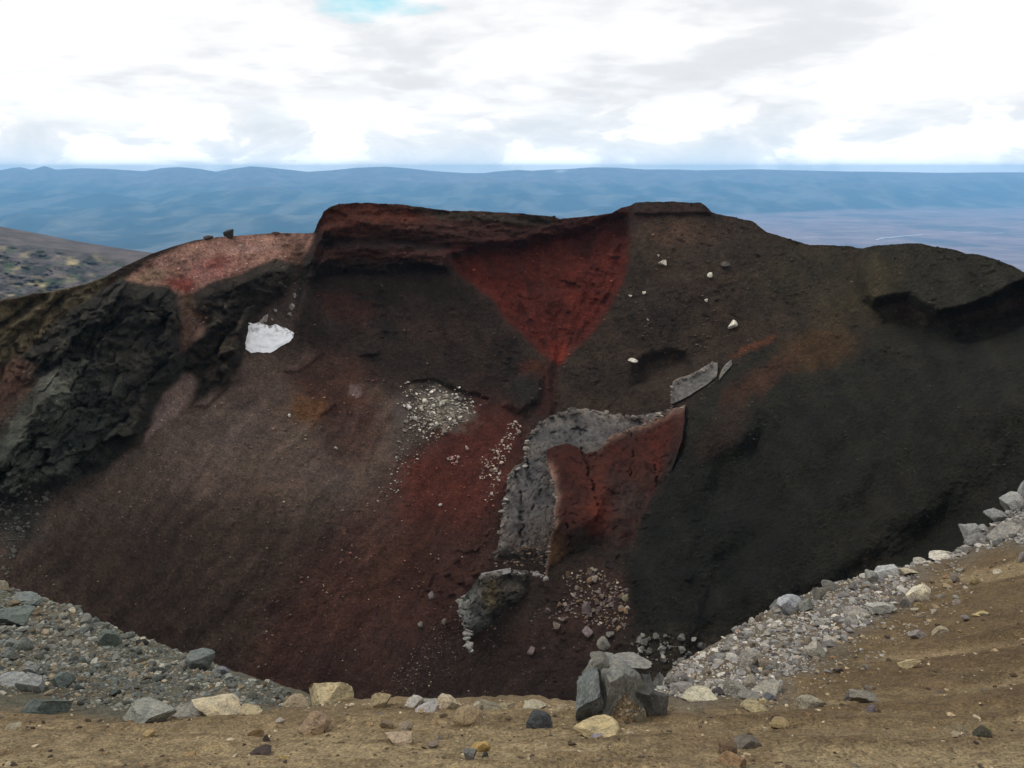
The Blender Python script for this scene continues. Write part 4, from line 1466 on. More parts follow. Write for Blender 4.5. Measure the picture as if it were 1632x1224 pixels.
    crust_piece('outcrop_face', ([(752, 942), (757, 930), (764, 918), (775, 913), (795, 910), (816, 908), (840, 909), (866, 914)], [(746, 1040), (764, 1030), (790, 1008), (815, 985), (845, 962), (868, 945)],
                                 [(752, 942), (738, 955), (734, 975), (738, 992), (746, 1004), (748, 1020), (746, 1040)], [(866, 914), (868, 930), (868, 945)]), 90, 80,
                lambda u, v: 4.6 * (1 - smooth(0.15, 0.9, u)) * (1 - 0.85 * smooth(0.4, 0.95, v)) + 1.0 - 3.0 * smooth(0.7, 1, u) - 4.2 * smooth(0.62, 1.0, v), 10, loc_, lo, 0.95, (), 0, 5, 2.0, 12)
    crust_piece('flat_crust', ([(766, 914), (790, 909), (814, 905)], [(768, 922), (790, 919), (814, 913)], [(766, 914), (768, 922)], [(814, 905), (814, 913)]), 30, 10, lambda u, v: 3.6 + 0 * u, 3,
                lambda X, Y, u, v: np.broadcast_to(lin(158, 154, 150, 0.72), X.shape + (3,)) * (1 + 0.3 * fbm(X / 7, Y / 7, 3, 771))[..., None], lo, 0.1, (), 0, 6, 0.7, 9)
    rim_stones([(752, 942), (736, 958), (735, 980), (744, 1004), (748, 1036)], 60, 51, 8, [(140, 138, 132), (110, 108, 102), (160, 156, 150)], 'rim_stones', lo, -4.2)
    rim_stones([(820, 912), (845, 912), (868, 918)], 26, 53, 6, [(156, 152, 148), (120, 114, 108)], 'rim_stones', lo, -2.8)


M_STONE_FAR = rock_mat('far_stone', 1.2, True, 0.1, False)
build_dyke()

# ------------------------------------------------------------------ blocks lying on the crater wall


def wall_rock(px, py, w, h, colour, seed, label, name='boulder', cat='boulder', group=None, k=0.95, sub=3, rz=0.0, lift=0.3):
    p = wall_pick(px, py + h * 0.4)[0]
    s = px_size(p)
    return place(name, rock_mesh(seed, sub, 9, 0.06, M_ROCK_FAR), p + np.array((0, -lift * w * s, 0)), w * s, h * s * 1.05, w * s * 0.9, rz, colour=colour, k=k, sink=0.2, label=label, cat=cat, group=group)


WHITE = (214, 208, 192)
wall_rock(1166, 515, 15, 14, WHITE, 21, 'largest white block on the dark brown slope, above the orange streak')
wall_rock(1008, 573, 16, 7, (196, 190, 178), 22, 'flat pale block on the dark slope, left of the shaded hollow')
wall_rock(1055, 418, 12, 10, (190, 182, 168), 23, 'knobbly pale block high on the brown slope, right of the red funnel')
wall_rock(1049, 407, 4, 4, (176, 170, 158), 24, 'tiny pale stone just above the knobbly pale block')
wall_rock(1131, 437, 9, 8, WHITE, 25, 'small round white block on the brown slope, beside the dark grey block')
wall_rock(1155, 420, 17, 9, (92, 84, 80), 26, 'dark grey block high on the brown slope, right of the small white one', k=0.8)
wall_rock(1125, 478, 5, 5, WHITE, 27, 'tiny white stone midway between the two white blocks on the brown slope')
wall_rock(1026, 466, 6, 5, WHITE, 28, 'small white stone, right of a pair on the brown slope beside the red funnel')
wall_rock(1004, 471, 6, 4, WHITE, 29, 'small white stone, left of a pair on the brown slope beside the red funnel')
wall_rock(1032, 509, 4, 4, (180, 172, 160), 30, 'tiny white stone on the slope between the red funnel and the large white block')
wall_rock(536, 713, 6, 6, WHITE, 31, 'lone white stone on the brown scree below the yellowish patch')
wall_rock(461, 661, 5, 5, WHITE, 32, 'lone white stone at the left edge of the yellowish patch')
wall_rock(846, 1033, 13, 12, (150, 132, 128), 33, 'mauve wedge shaped block alone on the dark crater foot', k=0.7)
wall_rock(670, 994, 8, 11, (150, 138, 128), 34, 'pale upright stone on the red scree left of the grey outcrop', k=0.7)
wall_rock(708, 988, 9, 13, (140, 126, 116), 35, 'brownish upright stone on the red scree touching the grey outcrop side', k=0.7)
wall_rock(687, 946, 11, 14, (140, 130, 128), 36, 'tilted grey stone on the red scree above the two upright stones', k=0.7)
wall_rock(702, 803, 6, 5, WHITE, 37, 'single white stone in the middle of the red scree')
wall_rock(714, 730, 4, 4, (200, 190, 176), 38, 'tiny pale stone on the upper red scree below the white blocks')
# on the skyline
wall_rock(364, 372, 15, 15, (62, 58, 56), 41, 'dark upright boulder on the skyline of the pink saddle', k=0.7, lift=0)
wall_rock(331, 378, 17, 6, (66, 62, 56), 42, 'low dark rock on the skyline left of the upright boulder', k=0.7, lift=0)
wall_rock(440, 371, 12, 4, (84, 62, 54), 43, 'low reddish dark rock on the skyline at the right end of the pink saddle', k=0.7, lift=0)
# dirty lumps over the snow
for i, (x, y, w, h, lb) in enumerate([(424, 506, 9, 12, 'tallest pale broken rock touching the upper left edge of the snow patch'), (466, 488, 9, 12, 'upright pale rock on the gravel well right above the snow patch'),
                                      (470, 470, 6, 8, 'highest and furthest of the pale rocks above the snow patch'), (418, 512, 6, 8, 'pale rock at the top left corner of the snow patch'),
                                      (440, 494, 5, 5, 'small pale rock midway up the gravel above the snow patch'), (462, 500, 7, 6, 'low pale rock just under the upright one right above the snow'),
                                      (434, 508, 5, 4, 'smallest pale rock at the upper edge of the snow patch')]):
    wall_rock(x, y, w, h, (168, 158, 152), 44 + i, lb, group='broken rocks above the snow', k=0.8)


LANDMARKS = [(20, 1086, 'the smooth pale rock at the left edge'), (54, 1092, 'the pale faceted rock at left'), (24, 984, 'the greenish block with the overhang'), (101, 1090, 'the greenish slab mid slope'),
             (178, 1018, 'the dark greenish crest block'), (321, 1054, 'the smooth greenish boulder'), (342, 1126, 'the broad cream wedge'), (236, 1138, 'the long half buried rock'), (38, 1032, 'the stacked cobbles at left'),
             (42, 957, 'the flat greenish slab'), (473, 1122, 'the low tan wedged rock'), (1196, 1055, 'the big rounded boulder'), (1166, 1054, 'the oval white stone'), (1256, 966, 'the large bluish crest block'),
             (1320, 935, 'the dark crest wedge'), (1412, 907, 'the light flat crest rock'), (1362, 972, 'the flat mauve slab'), (1403, 965, 'the angular pale rock'), (1300, 1036, 'the pale sand edge rock'),
             (1194, 1089, 'the ring marked stone'), (1112, 1113, 'the long pale slab'), (1048, 1086, 'the upright outcrop rock'), (1224, 1099, 'the flat pale forward rock'), (1548, 846, 'the cracked grey block'),
             (1606, 846, 'the broad spreading rock'), (1590, 820, 'the long stepping block'), (1614, 792, 'the second right block'), (1500, 886, 'the pale flat rim rock'),
             (936, 1003, 'the mauve kite block'), (961, 1018, 'the pale rounded block'), (934, 966, 'the tall mauve slab'), (887, 992, 'the fan tip block'), (996, 950, 'the round tan block'), (846, 1033, 'the mauve wedge'),
             (7, 934, 'the lone cream rock'), (702, 803, 'the single white stone'), (714, 730, 'the tiny pale stone'), (536, 713, 'the lone white stone')]
USED = set()


def colour_word(c):
    v = float(np.mean(c))
    if c[0] - c[2] > 0.18 * c[0] + 0.01:
        return 'tan' if v > 0.2 else 'brownish'
    return 'whitish' if v > 0.36 else 'light grey' if v > 0.25 else 'mid grey' if v > 0.16 else 'dark grey' if v > 0.09 else 'blackish'


def rock_label(x, y, size, c, base):
    """say which rock: its tone, its size and where it lies from the nearest landmark"""
    order = sorted(LANDMARKS, key=lambda m: math.hypot(m[0] - x, 1.4 * (m[1] - y)))
    sz = 'large' if size > 17 else 'medium' if size > 13 else 'small'
    for m in order[:4]:
        dx, dy = x - m[0], y - m[1]
        far = math.hypot(dx, dy)
        side = ('right of' if dx > 0 else 'left of') if abs(dx) > 1.3 * abs(dy) else ('below' if dy > 0 else 'above')
        if 0.6 * abs(dy) < abs(dx) <= 1.3 * abs(dy):
            side = ('below and right of' if dx > 0 else 'below and left of') if dy > 0 else ('above and right of' if dx > 0 else 'above and left of')
        near = 'close' if far < 28 else 'a little' if far < 55 else 'well'
        lb = f'{sz} {colour_word(c)} rock {near} {side} {m[2]}'
        if lb not in USED:
            USED.add(lb)
            return lb
    return base


def wall_scatter(poly, n_big, n_small, big, small, colours, seed, label, group, stuff_name, k=0.85, weight=None, stuff_label=None, tell=False):
    r = np.random.default_rng(seed)
    Q = rand_in_poly(poly, n_big, seed, weight)
    sz = np.sort(r.uniform(big[0], big[1], n_big) ** 1.0)[::-1]
    cols = palette(colours, n_big, seed + 1, k)
    for i in range(n_big):
        p = wall_pick(Q[i, 0], Q[i, 1])[0]
        s = px_size(p) * sz[i]
        o = place('rock', rock_mesh(60 + i % 12, 3, 12, 0.07, M_ROCK_FAR), p + np.array((0, -0.3 * s, 0)), s, s * r.uniform(0.6, 1.0), s * r.uniform(0.7, 1), r.uniform(0, 6.28), sink=0.2,
                  label=rock_label(Q[i, 0], Q[i, 1], sz[i] * 1.5, cols[i], label) if tell else label, cat='rock', group=group)
        o.color = (*cols[i], 1)
    Q = rand_in_poly(poly, n_small, seed + 7, weight)
    p = wall_pick(Q[:, 0], Q[:, 1])
    sz = r.uniform(small[0], small[1], n_small) * p[:, 1] / F
    p[:, 1] -= 0.2 * sz
    stone_cloud(stuff_name, p, sz, palette(colours, n_small, seed + 9, k), M_STONE_FAR, seed + 11, 1, 0.2, label=stuff_label or label)


SCREE = [(632, 620), (650, 610), (688, 604), (712, 614), (750, 624), (778, 634), (776, 644), (752, 664), (728, 684), (706, 696), (672, 700), (650, 690), (634, 664)]


def wsc(x, y):
    return 0.07 + 0.93 * np.exp(-(((x - 700) / 45) ** 2 + ((y - 660) / 30) ** 2))


wall_scatter(SCREE, 48, 620, (4.5, 9.5), (1.2, 4.8), [(206, 200, 184), (180, 172, 156), (150, 142, 128), (222, 216, 206), (128, 118, 108)], 71, 'white block in the spill of pale rocks above the red scree', 'white blocks spilled above the red scree',
             'pale_rubble', 0.85, wsc)
TRAIL = [(816, 664), (830, 672), (826, 700), (812, 720), (800, 745), (790, 790), (778, 800), (775, 770), (762, 745), (770, 724), (796, 706)]
wall_scatter(TRAIL, 22, 150, (4.5, 7), (1.5, 4), [(206, 190, 180), (176, 158, 148), (196, 178, 160)], 72, 'pinkish white block in the trail of rocks left of the grey lava wall', 'pinkish blocks beside the lava wall', 'pink_rubble')
wall_scatter([(724, 730), (740, 714), (744, 718), (732, 734), (716, 748)], 6, 16, (4.5, 7.5), (1.5, 4), [(206, 176, 168), (186, 150, 142)], 73, 'pink block in the short streak of rocks on the red scree', 'pink blocks on the red scree', 'pink_rubble', tell=True)
FANP = [(895, 925), (930, 908), (960, 912), (985, 925), (1002, 945), (1000, 985), (985, 1005), (950, 1000), (920, 985), (885, 992), (872, 978), (905, 950)]
wall_scatter(FANP, 42, 330, (6, 12), (2, 6), [(150, 136, 126), (128, 112, 102), (166, 154, 140), (122, 106, 104), (140, 116, 92)], 74, 'brownish grey block in the debris fan under the red block', 'blocks in the debris fan', 'debris_rubble', 0.7, tell=True)
for i, (x, y, w, h, c, lb) in enumerate([(936, 1003, 18, 18, (146, 130, 130), 'mauve kite shaped block at the lower edge of the debris fan'),
                                         (961, 1018, 22, 20, (156, 150, 140), 'large pale rounded block at the foot of the debris fan'),
                                         (934, 966, 14, 24, (138, 122, 122), 'tall mauve slab in the middle of the debris fan'),
                                         (887, 992, 12, 13, (166, 152, 140), 'pale block at the left tip of the debris fan'),
                                         (996, 950, 12, 14, (150, 140, 116), 'round tan block at the right edge of the debris fan'),
                                         (972, 1008, 14, 12, (150, 142, 134), 'grey block leaning against the large pale rounded one')]):
    wall_rock(x, y, w, h, c, 80 + i, lb, k=0.72)
BRIDGE = [(1003, 1020), (1040, 1010), (1085, 1012), (1125, 1025), (1120, 1050), (1075, 1060), (1040, 1058), (1012, 1040)]
wall_scatter(BRIDGE, 26, 60, (7, 14), (2, 6), [(126, 124, 118), (108, 106, 100), (146, 142, 134)], 75, 'grey block on the dark crater floor beyond the stony rim', 'grey blocks on the crater floor', 'floor_rubble', 0.75, tell=True)
wall_scatter([(0, 778), (60, 790), (110, 770), (60, 820), (30, 870), (10, 920), (-10, 920), (-10, 790)], 26, 160, (6, 12), (2, 6), [(112, 112, 104), (92, 98, 92), (132, 128, 118)], 76,
             'grey block at the foot of the dark left cliff', 'blocks below the dark cliff', 'cliff_rubble', 0.6, tell=True)
wall_scatter([(640, 690), (672, 700), (700, 700), (660, 740), (622, 800), (600, 800), (620, 740)], 3, 110, (4, 6), (1.0, 3.6), [(206, 200, 184), (150, 142, 128), (170, 160, 148)], 77,
             'white block rolled down below the pale spill', 'white blocks below the spill', 'pale_rubble', 0.8, tell=True)


def wall_tint(px, py):
    t = np.interp(px, WALL_COLS, _top)
    r = np.clip((py - t) / (1250 - t) * (NR - 1), 0, NR - 1).astype(int)
    c = np.clip((px - WALL_COLS[0]) / (WALL_COLS[1] - WALL_COLS[0]), 0, len(WALL_COLS) - 1).astype(int)
    return WALL_C[r, c]


def own_stones(name, Q, lo, hi, seed, label, bright=1.25, out=0.25):
    """loose stones of the wall's own scoria, lying where they came to rest"""
    r = np.random.default_rng(seed)
    n = len(Q)
    p = wall_pick(Q[:, 0], Q[:, 1])
    sz = (lo + (hi - lo) * r.beta(1, 4, n)) * p[:, 1] / F
    p[:, 1] -= out * sz
    c = wall_tint(Q[:, 0], Q[:, 1]) * (bright * r.lognormal(0, 0.45, n))[:, None]
    stone_cloud(name, p, sz, np.clip(c, 0.008, 0.6), M_STONE_FAR, seed + 1, 1, 0.2, label=label)


_r = np.random.default_rng(91)
_q = np.stack([_r.uniform(-10, 1650, 30000), _r.uniform(340, 1120, 30000)], -1)
_q = _q[_q[:, 1] > ridge_py(_q[:, 0]) + 6]
_q = _q[_r.uniform(0, 1, len(_q)) < 0.08 + 0.92 * smooth(0.0, 0.5, fbm((_q[:, 1] * 0.8 - _q[:, 0] * 0.6) / 150, (_q[:, 0] * 0.8 + _q[:, 1] * 0.6) / 34, 4, 93))][:8200]
own_stones('scoria_stones', _q, 1.4, 8.0, 92, 'loose scoria stones lying over the crater wall', 1.75)
_x = _r.uniform(60, 1640, 420)
_x = _x[(_x > 500) | (_x < 210)]
own_stones('ridge_stones', np.stack([_x, np.interp(_x, WALL_COLS, _top) + 0.8 + _r.exponential(1.6, len(_x))], -1), 1.5, 7.0, 95, 'crumbling stones along the skyline of the crater rim', 1.0, 0.0)
# fine pale gravel strewn over the lower scree
LOW = [(400, 700), (620, 780), (800, 700), (830, 900), (720, 960), (700, 1110), (560, 1110), (300, 1040), (60, 920), (250, 800)]
n = 900
Q = rand_in_poly(LOW, n, 81, lambda x, y: np.clip(0.12 + np.exp(-((x - 480 + (y - 950) * 1.0) / 60) ** 2) + 0.5 * np.exp(-((y - 860 + 0.8 * (x - 600)) / 60) ** 2), 0, 1))
p = wall_pick(Q[:, 0], Q[:, 1])
sz = np.random.default_rng(82).gamma(1.6, 0.7, n).clip(0.5, 3.6) * p[:, 1] / F
p[:, 1] -= 0.2 * sz
stone_cloud('scree_gravel', p, sz, palette([(180, 164, 148), (140, 112, 100), (196, 182, 140), (120, 96, 88), (104, 80, 74)], n, 83, 0.6), M_STONE_FAR, 84, 1, 0.1, label='fine pale gravel strewn over the lower red and brown scree')
n = 700
Q = rand_in_poly([(720, 960), (870, 960), (900, 1000), (1000, 1010), (1010, 1100), (600, 1110), (640, 1060)], n, 85, lambda x, y: np.clip(np.exp(-((x - 700 + (y - 1030) * 1.3) / 50) ** 2) + 0.12, 0, 1))
p = wall_pick(Q[:, 0], Q[:, 1])
sz = np.random.default_rng(86).gamma(2.0, 0.7, n).clip(0.5, 4.0) * p[:, 1] / F
stone_cloud('scree_gravel', p, sz, palette([(140, 128, 110), (110, 96, 84), (160, 150, 130)], n, 87, 0.65), M_STONE_FAR, 88, 1, 0.1, label='fine grey gravel on the dark crater foot')

# ------------------------------------------------------------------ rocks of the near rim


def near_rock(px, py, w, h, colour, seed, label, depth=0.8, planes=10, rnd=0.06, round_=0.0, k=1.0, tilt=0.0, roll=0.0, sink=0.22, name='boulder', cat='boulder', rz=0.0, group=None, dust=None, sub=4):
    """px, py: centre of the rock in the photo; w, h: its size there in pixels"""
    b = near_pick(px, py + h * 0.36)[0]
    s = px_size(b)
    return place(name, rock_mesh(seed, sub, planes, rnd, M_ROCK, round_), b, w * s, h * s / 0.86, w * s * depth, rz, tilt, roll, colour, sink, k, label=label, cat=cat, group=group)


TAN = (196, 178, 140)
HEROES = [
    # px, py, w, h, colour, seed, label, extra
    (526, 1101, 76, 44, (190, 174, 138), 103, 'large tan angular boulder on the crater rim, flat topped and freckled with lichen', {'planes': 8}),
    (500, 1142, 50, 46, (176, 152, 126), 105, 'pinkish tan squat boulder just in front of the large flat topped tan one', {'round_': 0.4}),
    (473, 1122, 42, 19, (168, 152, 126), 106, 'low tan rock wedged left of the pinkish squat boulder', {}),
    (606, 1121, 36, 20, (160, 144, 112), 107, 'small tan pyramid shaped rock on the rim right of the large tan boulder', {}),
    (342, 1126, 80, 32, (196, 182, 152), 108, 'broad cream wedge shaped rock at the sandy edge of the left rubble', {'roll': 0.1}),
    (300, 1131, 60, 24, (150, 146, 136), 109, 'low grey rock joined to the left side of the broad cream wedge', {}),
    (236, 1138, 88, 30, (142, 142, 132), 110, 'long low grey rock half buried where sand meets the left rubble', {'sink': 0.3}),
    (70, 1118, 70, 34, (98, 106, 101), 111, 'greenish grey half buried slab at the front of the left rubble', {'sink': 0.28}),
    (20, 1086, 52, 26, (152, 154, 152), 112, 'smooth pale grey rock at the left picture edge', {'round_': 0.6}),
    (54, 1092, 46, 34, (158, 160, 156), 113, 'pale grey faceted rock right beside the smooth pale one', {}),
    (24, 984, 62, 34, (98, 106, 101), 114, 'big greenish grey block with a dark overhang on the left rubble', {}),
    (42, 957, 52, 18, (112, 118, 114), 115, 'flat greenish grey slab on the upper edge of the left rubble', {}),
    (17, 1024, 24, 20, (134, 138, 132), 116, 'rounded grey cobble at the left edge below the greenish block', {'round_': 0.6}),
    (14, 1044, 24, 18, (122, 126, 120), 117, 'grey cobble directly below another rounded cobble at the left edge', {'round_': 0.6}),
    (38, 1032, 30, 26, (120, 124, 118), 118, 'grey block right of the two stacked cobbles at the left edge', {}),
    (7, 934, 18, 22, (186, 178, 160), 119, 'cream coloured rock alone above the left rubble', {}),
    (321, 1054, 44, 32, (112, 118, 115), 120, 'smooth greenish grey boulder on the crest of the left rubble', {'round_': 0.4}),
    (352, 1068, 26, 16, (122, 124, 128), 121, 'small bluish grey rock at the right foot of the smooth greenish boulder', {}),
    (178, 1018, 36, 30, (98, 106, 100), 122, 'dark greenish block on the crest of the left rubble', {}),
    (153, 994, 16, 20, (104, 108, 106), 123, 'small dark upright stone on the crest of the left rubble', {}),
    (48, 1066, 30, 22, (140, 142, 138), 124, 'pale grey stone behind the pale faceted rock at left', {}),
    (101, 1090, 34, 28, (108, 116, 111), 125, 'greenish slab lying mid slope in the left rubble', {}),
    (714, 1120, 40, 26, (206, 188, 160), 126, 'cream and pink broken rock, highest of the pale group at the rim centre', {'planes': 14}),
    (662, 1119, 28, 20, (214, 208, 198), 127, 'small white angular rock at the left end of the pale group', {}),
    (686, 1114, 30, 16, (170, 168, 158), 128, 'low grey green rock behind the white one in the pale group', {}),
    (682, 1127, 40, 14, (190, 184, 178), 129, 'flat light grey slab in front of the pale group', {}),
    (746, 1141, 50, 36, (158, 138, 108), 130, 'rounded brown boulder in front of the cream and pink rock', {'round_': 0.8}),
    (761, 1122, 14, 16, (206, 196, 172), 131, 'pale flake behind the rounded brown boulder', {}),
    (859, 1149, 44, 32, (84, 86, 88), 132, 'dark slate grey rock sitting alone on the sand left of the big outcrop', {'planes': 14}),
    (852, 1124, 38, 16, (186, 176, 152), 133, 'pale triangular rock on the rim behind the dark slate rock', {}),
    (806, 1122, 30, 10, (166, 152, 124), 134, 'low tan rock on the rim left of the pale triangular rock', {}),
    (896, 1127, 32, 10, (172, 156, 124), 135, 'low tan rock on the rim between the pale triangular rock and the outcrop', {}),
    (778, 1123, 44, 9, (150, 140, 118), 136, 'low brownish rock on the rim right of the rounded brown boulder', {}),
    (950, 1164, 76, 18, (190, 172, 132), 137, 'long flat tan slab lying on the sand before the big outcrop', {'sink': 0.3}),
    (951, 1176, 20, 9, (176, 164, 168), 138, 'small lilac stone in front of the long flat tan slab', {}),
    (765, 1187, 34, 20, (196, 164, 104), 139, 'mustard yellow rock low in the foreground sand', {}),
    (749, 1207, 24, 24, (140, 138, 132), 140, 'grey cobble at the bottom below the mustard yellow rock', {}),
    (773, 1205, 11, 13, (106, 102, 96), 141, 'small dark grey stone right of the grey cobble at the bottom', {}),
    (1461, 944, 38, 36, (214, 204, 180), 142, 'big creamy white boulder standing on the sand at right', {'planes': 9}),
    (1466, 965, 20, 15, (168, 150, 112), 143, 'tan stone under the front of the big creamy white boulder', {}),
    (1444, 959, 18, 18, (136, 132, 128), 144, 'grey stone leaning on the left of the big creamy white boulder', {}),
    (1403, 965, 44, 24, (166, 164, 156), 145, 'pale grey angular rock left of the big creamy white boulder', {}),
    (1465, 1008, 36, 20, (146, 138, 132), 146, 'grey rounded rock half sunk in the sand below the creamy boulder', {'sink': 0.3}),
    (1496, 1004, 30, 14, (166, 152, 128), 147, 'thin tan slab right of the half sunk grey rock', {'roll': -0.2}),
    (1537, 988, 14, 12, (150, 142, 136), 148, 'small grey stone on the sand at far right', {}),
    (1562, 977, 26, 9, (196, 176, 126), 149, 'flat yellowish stone on the sand at far right', {}),
    (1450, 1063, 36, 15, (212, 194, 152), 150, 'bone like cream stone lying alone on the dark sand', {'roll': -0.28, 'depth': 0.4, 'sink': 0.08}),
    (1294, 1118, 46, 30, (170, 162, 142), 151, 'pale grey block on the sand right of the stony slope', {}),
    (1372, 1107, 46, 24, (138, 132, 120), 152, 'grey flaky rock propped open at one side on the sand', {'planes': 14, 'roll': 0.15}),
    (1354, 1103, 20, 18, (110, 104, 102), 153, 'dark stone touching the left side of the grey flaky rock', {}),
    (1388, 1133, 17, 12, (140, 128, 134), 154, 'small purple grey stone below the grey flaky rock', {}),
    (1196, 1055, 36, 34, (158, 152, 142), 155, 'big grey rounded boulder in the middle of the right rubble', {'round_': 0.3}),
    (1216, 1060, 20, 20, (160, 144, 128), 156, 'brownish stone against the right side of the big grey rounded boulder', {}),
    (1166, 1054, 19, 12, (208, 202, 190), 157, 'oval white stone left of the big grey rounded boulder', {'round_': 0.8}),
    (1256, 966, 46, 36, (164, 166, 168), 158, 'large pale bluish block on the crest of the right rubble', {}),
    (1236, 958, 20, 16, (140, 140, 136), 159, 'grey rock on the crest left of the large pale bluish block', {}),
    (1320, 935, 26, 20, (120, 118, 112), 160, 'dark grey wedge on the crest of the right rubble', {}),
    (1304, 946, 22, 26, (132, 130, 122), 161, 'tilted grey slab below the dark wedge on the crest', {}),
    (1284, 968, 26, 24, (132, 132, 124), 162, 'greenish grey block right of the large pale bluish one', {}),
    (1412, 907, 42, 18, (168, 168, 166), 163, 'light grey flat rock on the crest right of the rubble middle', {}),
    (1390, 920, 24, 22, (142, 142, 136), 164, 'grey rock below the light grey flat rock on the crest', {}),
    (1362, 972, 40, 16, (158, 150, 142), 165, 'flat mauve grey slab in the upper part of the right rubble', {}),
    (1447, 909, 30, 14, (188, 174, 150), 166, 'tan broken rock on the sand right of the light grey crest rock', {}),
    (1300, 1036, 40, 28, (168, 162, 148), 167, 'pale grey rock at the sandy edge of the right rubble', {}),
    (1322, 1024, 22, 10, (190, 182, 166), 168, 'thin white slab beside the pale grey rock at the sandy edge', {}),
    (1171, 1098, 36, 28, (150, 146, 136), 169, 'grey rock low in the right rubble beside a ring marked stone', {}),
    (1194, 1089, 26, 22, (162, 154, 138), 170, 'tan grey ring marked stone low in the right rubble', {'round_': 0.6}),
    (1142, 1105, 22, 18, (92, 88, 86), 171, 'dark grey stone at the foot of the right rubble', {}),
    (1224, 1099, 44, 20, (172, 166, 152), 172, 'flat pale rock at the foot of the right rubble, furthest forward', {}),
    (1226, 1110, 24, 13, (116, 118, 122), 173, 'bluish dark stone in front of the flat pale rock', {}),
    (1192, 1111, 36, 13, (142, 138, 130), 174, 'flat grey stone left of the bluish dark stone', {}),
    (1112, 1113, 60, 13, (198, 190, 164), 175, 'long pale slab between the big outcrop and the right rubble', {'sink': 0.25}),
    (1088, 1098, 38, 20, (150, 144, 136), 176, 'grey slab leaning beside the long pale slab', {}),
    (1048, 1086, 20, 34, (146, 146, 142), 177, 'upright grey rock touching the right side of the big outcrop', {}),
    (1068, 1084, 24, 28, (150, 146, 138), 178, 'grey tilted rock second to the right of the big outcrop', {}),
    (1204, 1125, 46, 14, (170, 156, 122), 179, 'low tan slab on the sand in front of the right rubble', {'sink': 0.3}),
    (1216, 1122, 12, 11, (226, 206, 150), 180, 'bright yellowish stone on the low tan slab', {'sink': -0.2}),
    (1243, 1152, 30, 16, (178, 156, 116), 181, 'tan wedge on the foreground sand right of centre', {}),
    (1160, 1196, 30, 24, (134, 112, 90), 182, 'rusty brown rock low in the foreground', {}),
    (1190, 1190, 46, 18, (122, 114, 104), 183, 'dark grey rock touching the right of the rusty brown one', {}),
    (1168, 1217, 46, 16, (160, 130, 98), 184, 'orange brown slab cut by the bottom picture edge', {}),
    (1531, 1164, 26, 18, (156, 142, 114), 185, 'dull tan rounded rock in the sand at lower right', {'round_': 0.6}),
    (1524, 1177, 16, 8, (204, 186, 158), 186, 'pale flake in front of the dull tan rounded rock', {}),
    (1566, 1175, 30, 15, (88, 84, 72), 187, 'dark rock at lower right with a yellowish stone behind it', {}),
    (1574, 1164, 13, 11, (186, 170, 96), 188, 'yellow green stone just behind the dark rock at lower right', {}),
    (424, 1174, 14, 12, (96, 84, 78), 189, 'dark clod in the sand left of the pinkish squat boulder', {}),
    (452, 1208, 12, 10, (214, 180, 96), 190, 'bright yellow stone low in the left foreground sand', {}),
    (634, 1178, 48, 11, (190, 168, 142), 191, 'curved pale edged slab in the foreground sand left of centre', {}),
    (416, 1187, 34, 14, (92, 80, 76), 192, 'dark purple brown clump in the left foreground sand', {}),
    (302, 1193, 22, 10, (190, 160, 116), 193, 'flat orange tan stone in the left foreground', {}),
    (407, 1162, 26, 9, (116, 92, 62), 194, 'flat dark brown stone in the left foreground', {}),
    (237, 1172, 18, 10, (204, 176, 128), 195, 'small yellowish stone in front of the left rubble', {}),
    (24, 1158, 26, 9, (176, 164, 138), 196, 'flat pale stone in the sand at the lower left edge', {}),
    (398, 1136, 42, 7, (188, 172, 138), 197, 'thin flat cream slab right of the broad cream wedge', {}),
    (446, 1150, 14, 7, (206, 196, 182), 198, 'small white stone left of the pinkish squat boulder', {}),
    (616, 1150, 24, 14, (150, 132, 108), 199, 'brown stone on the sand below the tan pyramid rock', {}),
    (647, 1154, 24, 14, (162, 148, 128), 200, 'tan grey stone right of another brown one below the pyramid rock', {}),
    (690, 1184, 16, 10, (160, 146, 132), 201, 'small mauve tan stone on the sand below the pale group', {}),
    # blocks at the right picture edge
    (1628, 762, 26, 46, (150, 150, 148), 202, 'upright grey block at the right picture edge, topmost', {}),
    (1614, 792, 44, 32, (146, 146, 142), 203, 'big grey block under the topmost upright block at right', {}),
    (1628, 806, 26, 26, (152, 150, 146), 204, 'grey block at the right picture edge beneath two bigger ones', {}),
    (1590, 820, 44, 26, (142, 142, 140), 205, 'long grey block stepping down to the left at right edge', {}),
    (1564, 824, 22, 13, (156, 156, 152), 206, 'small pale block perched left of the long grey block', {}),
    (1548, 846, 40, 30, (138, 138, 134), 207, 'cracked grey block at the lower end of the right blocks', {'planes': 16}),
    (1552, 862, 28, 22, (132, 130, 126), 208, 'grey block in front of the cracked one', {}),
    (1606, 846, 60, 28, (140, 136, 128), 209, 'broad grey rock spreading below the long grey block', {}),
    (1628, 836, 30, 22, (120, 116, 110), 210, 'dark grey rock at the right edge by the broad grey one', {}),
    (1630, 884, 14, 18, (150, 144, 140), 211, 'rounded grey stone cut by the right picture edge', {'round_': 0.6}),
    (1500, 886, 44, 10, (196, 188, 172), 212, 'pale flat rock on the rim left of the cracked grey block', {}),
    (1464, 893, 26, 10, (176, 170, 158), 213, 'small pale rock on the rim left of the pale flat one', {}),
    (1557, 921, 16, 16, (166, 150, 112), 214, 'tan stone on the dark sand below the right blocks', {'roll': -0.5}),
    (1590, 906, 14, 9, (206, 196, 174), 215, 'white stone on the dark sand below the broad grey rock', {}),
]
for (x, y, w, h, c, sd_, lb, ex) in HEROES:
    near_rock(x, y, w, h, c, sd_, lb, sub=4 if w > 34 else 3, **ex)


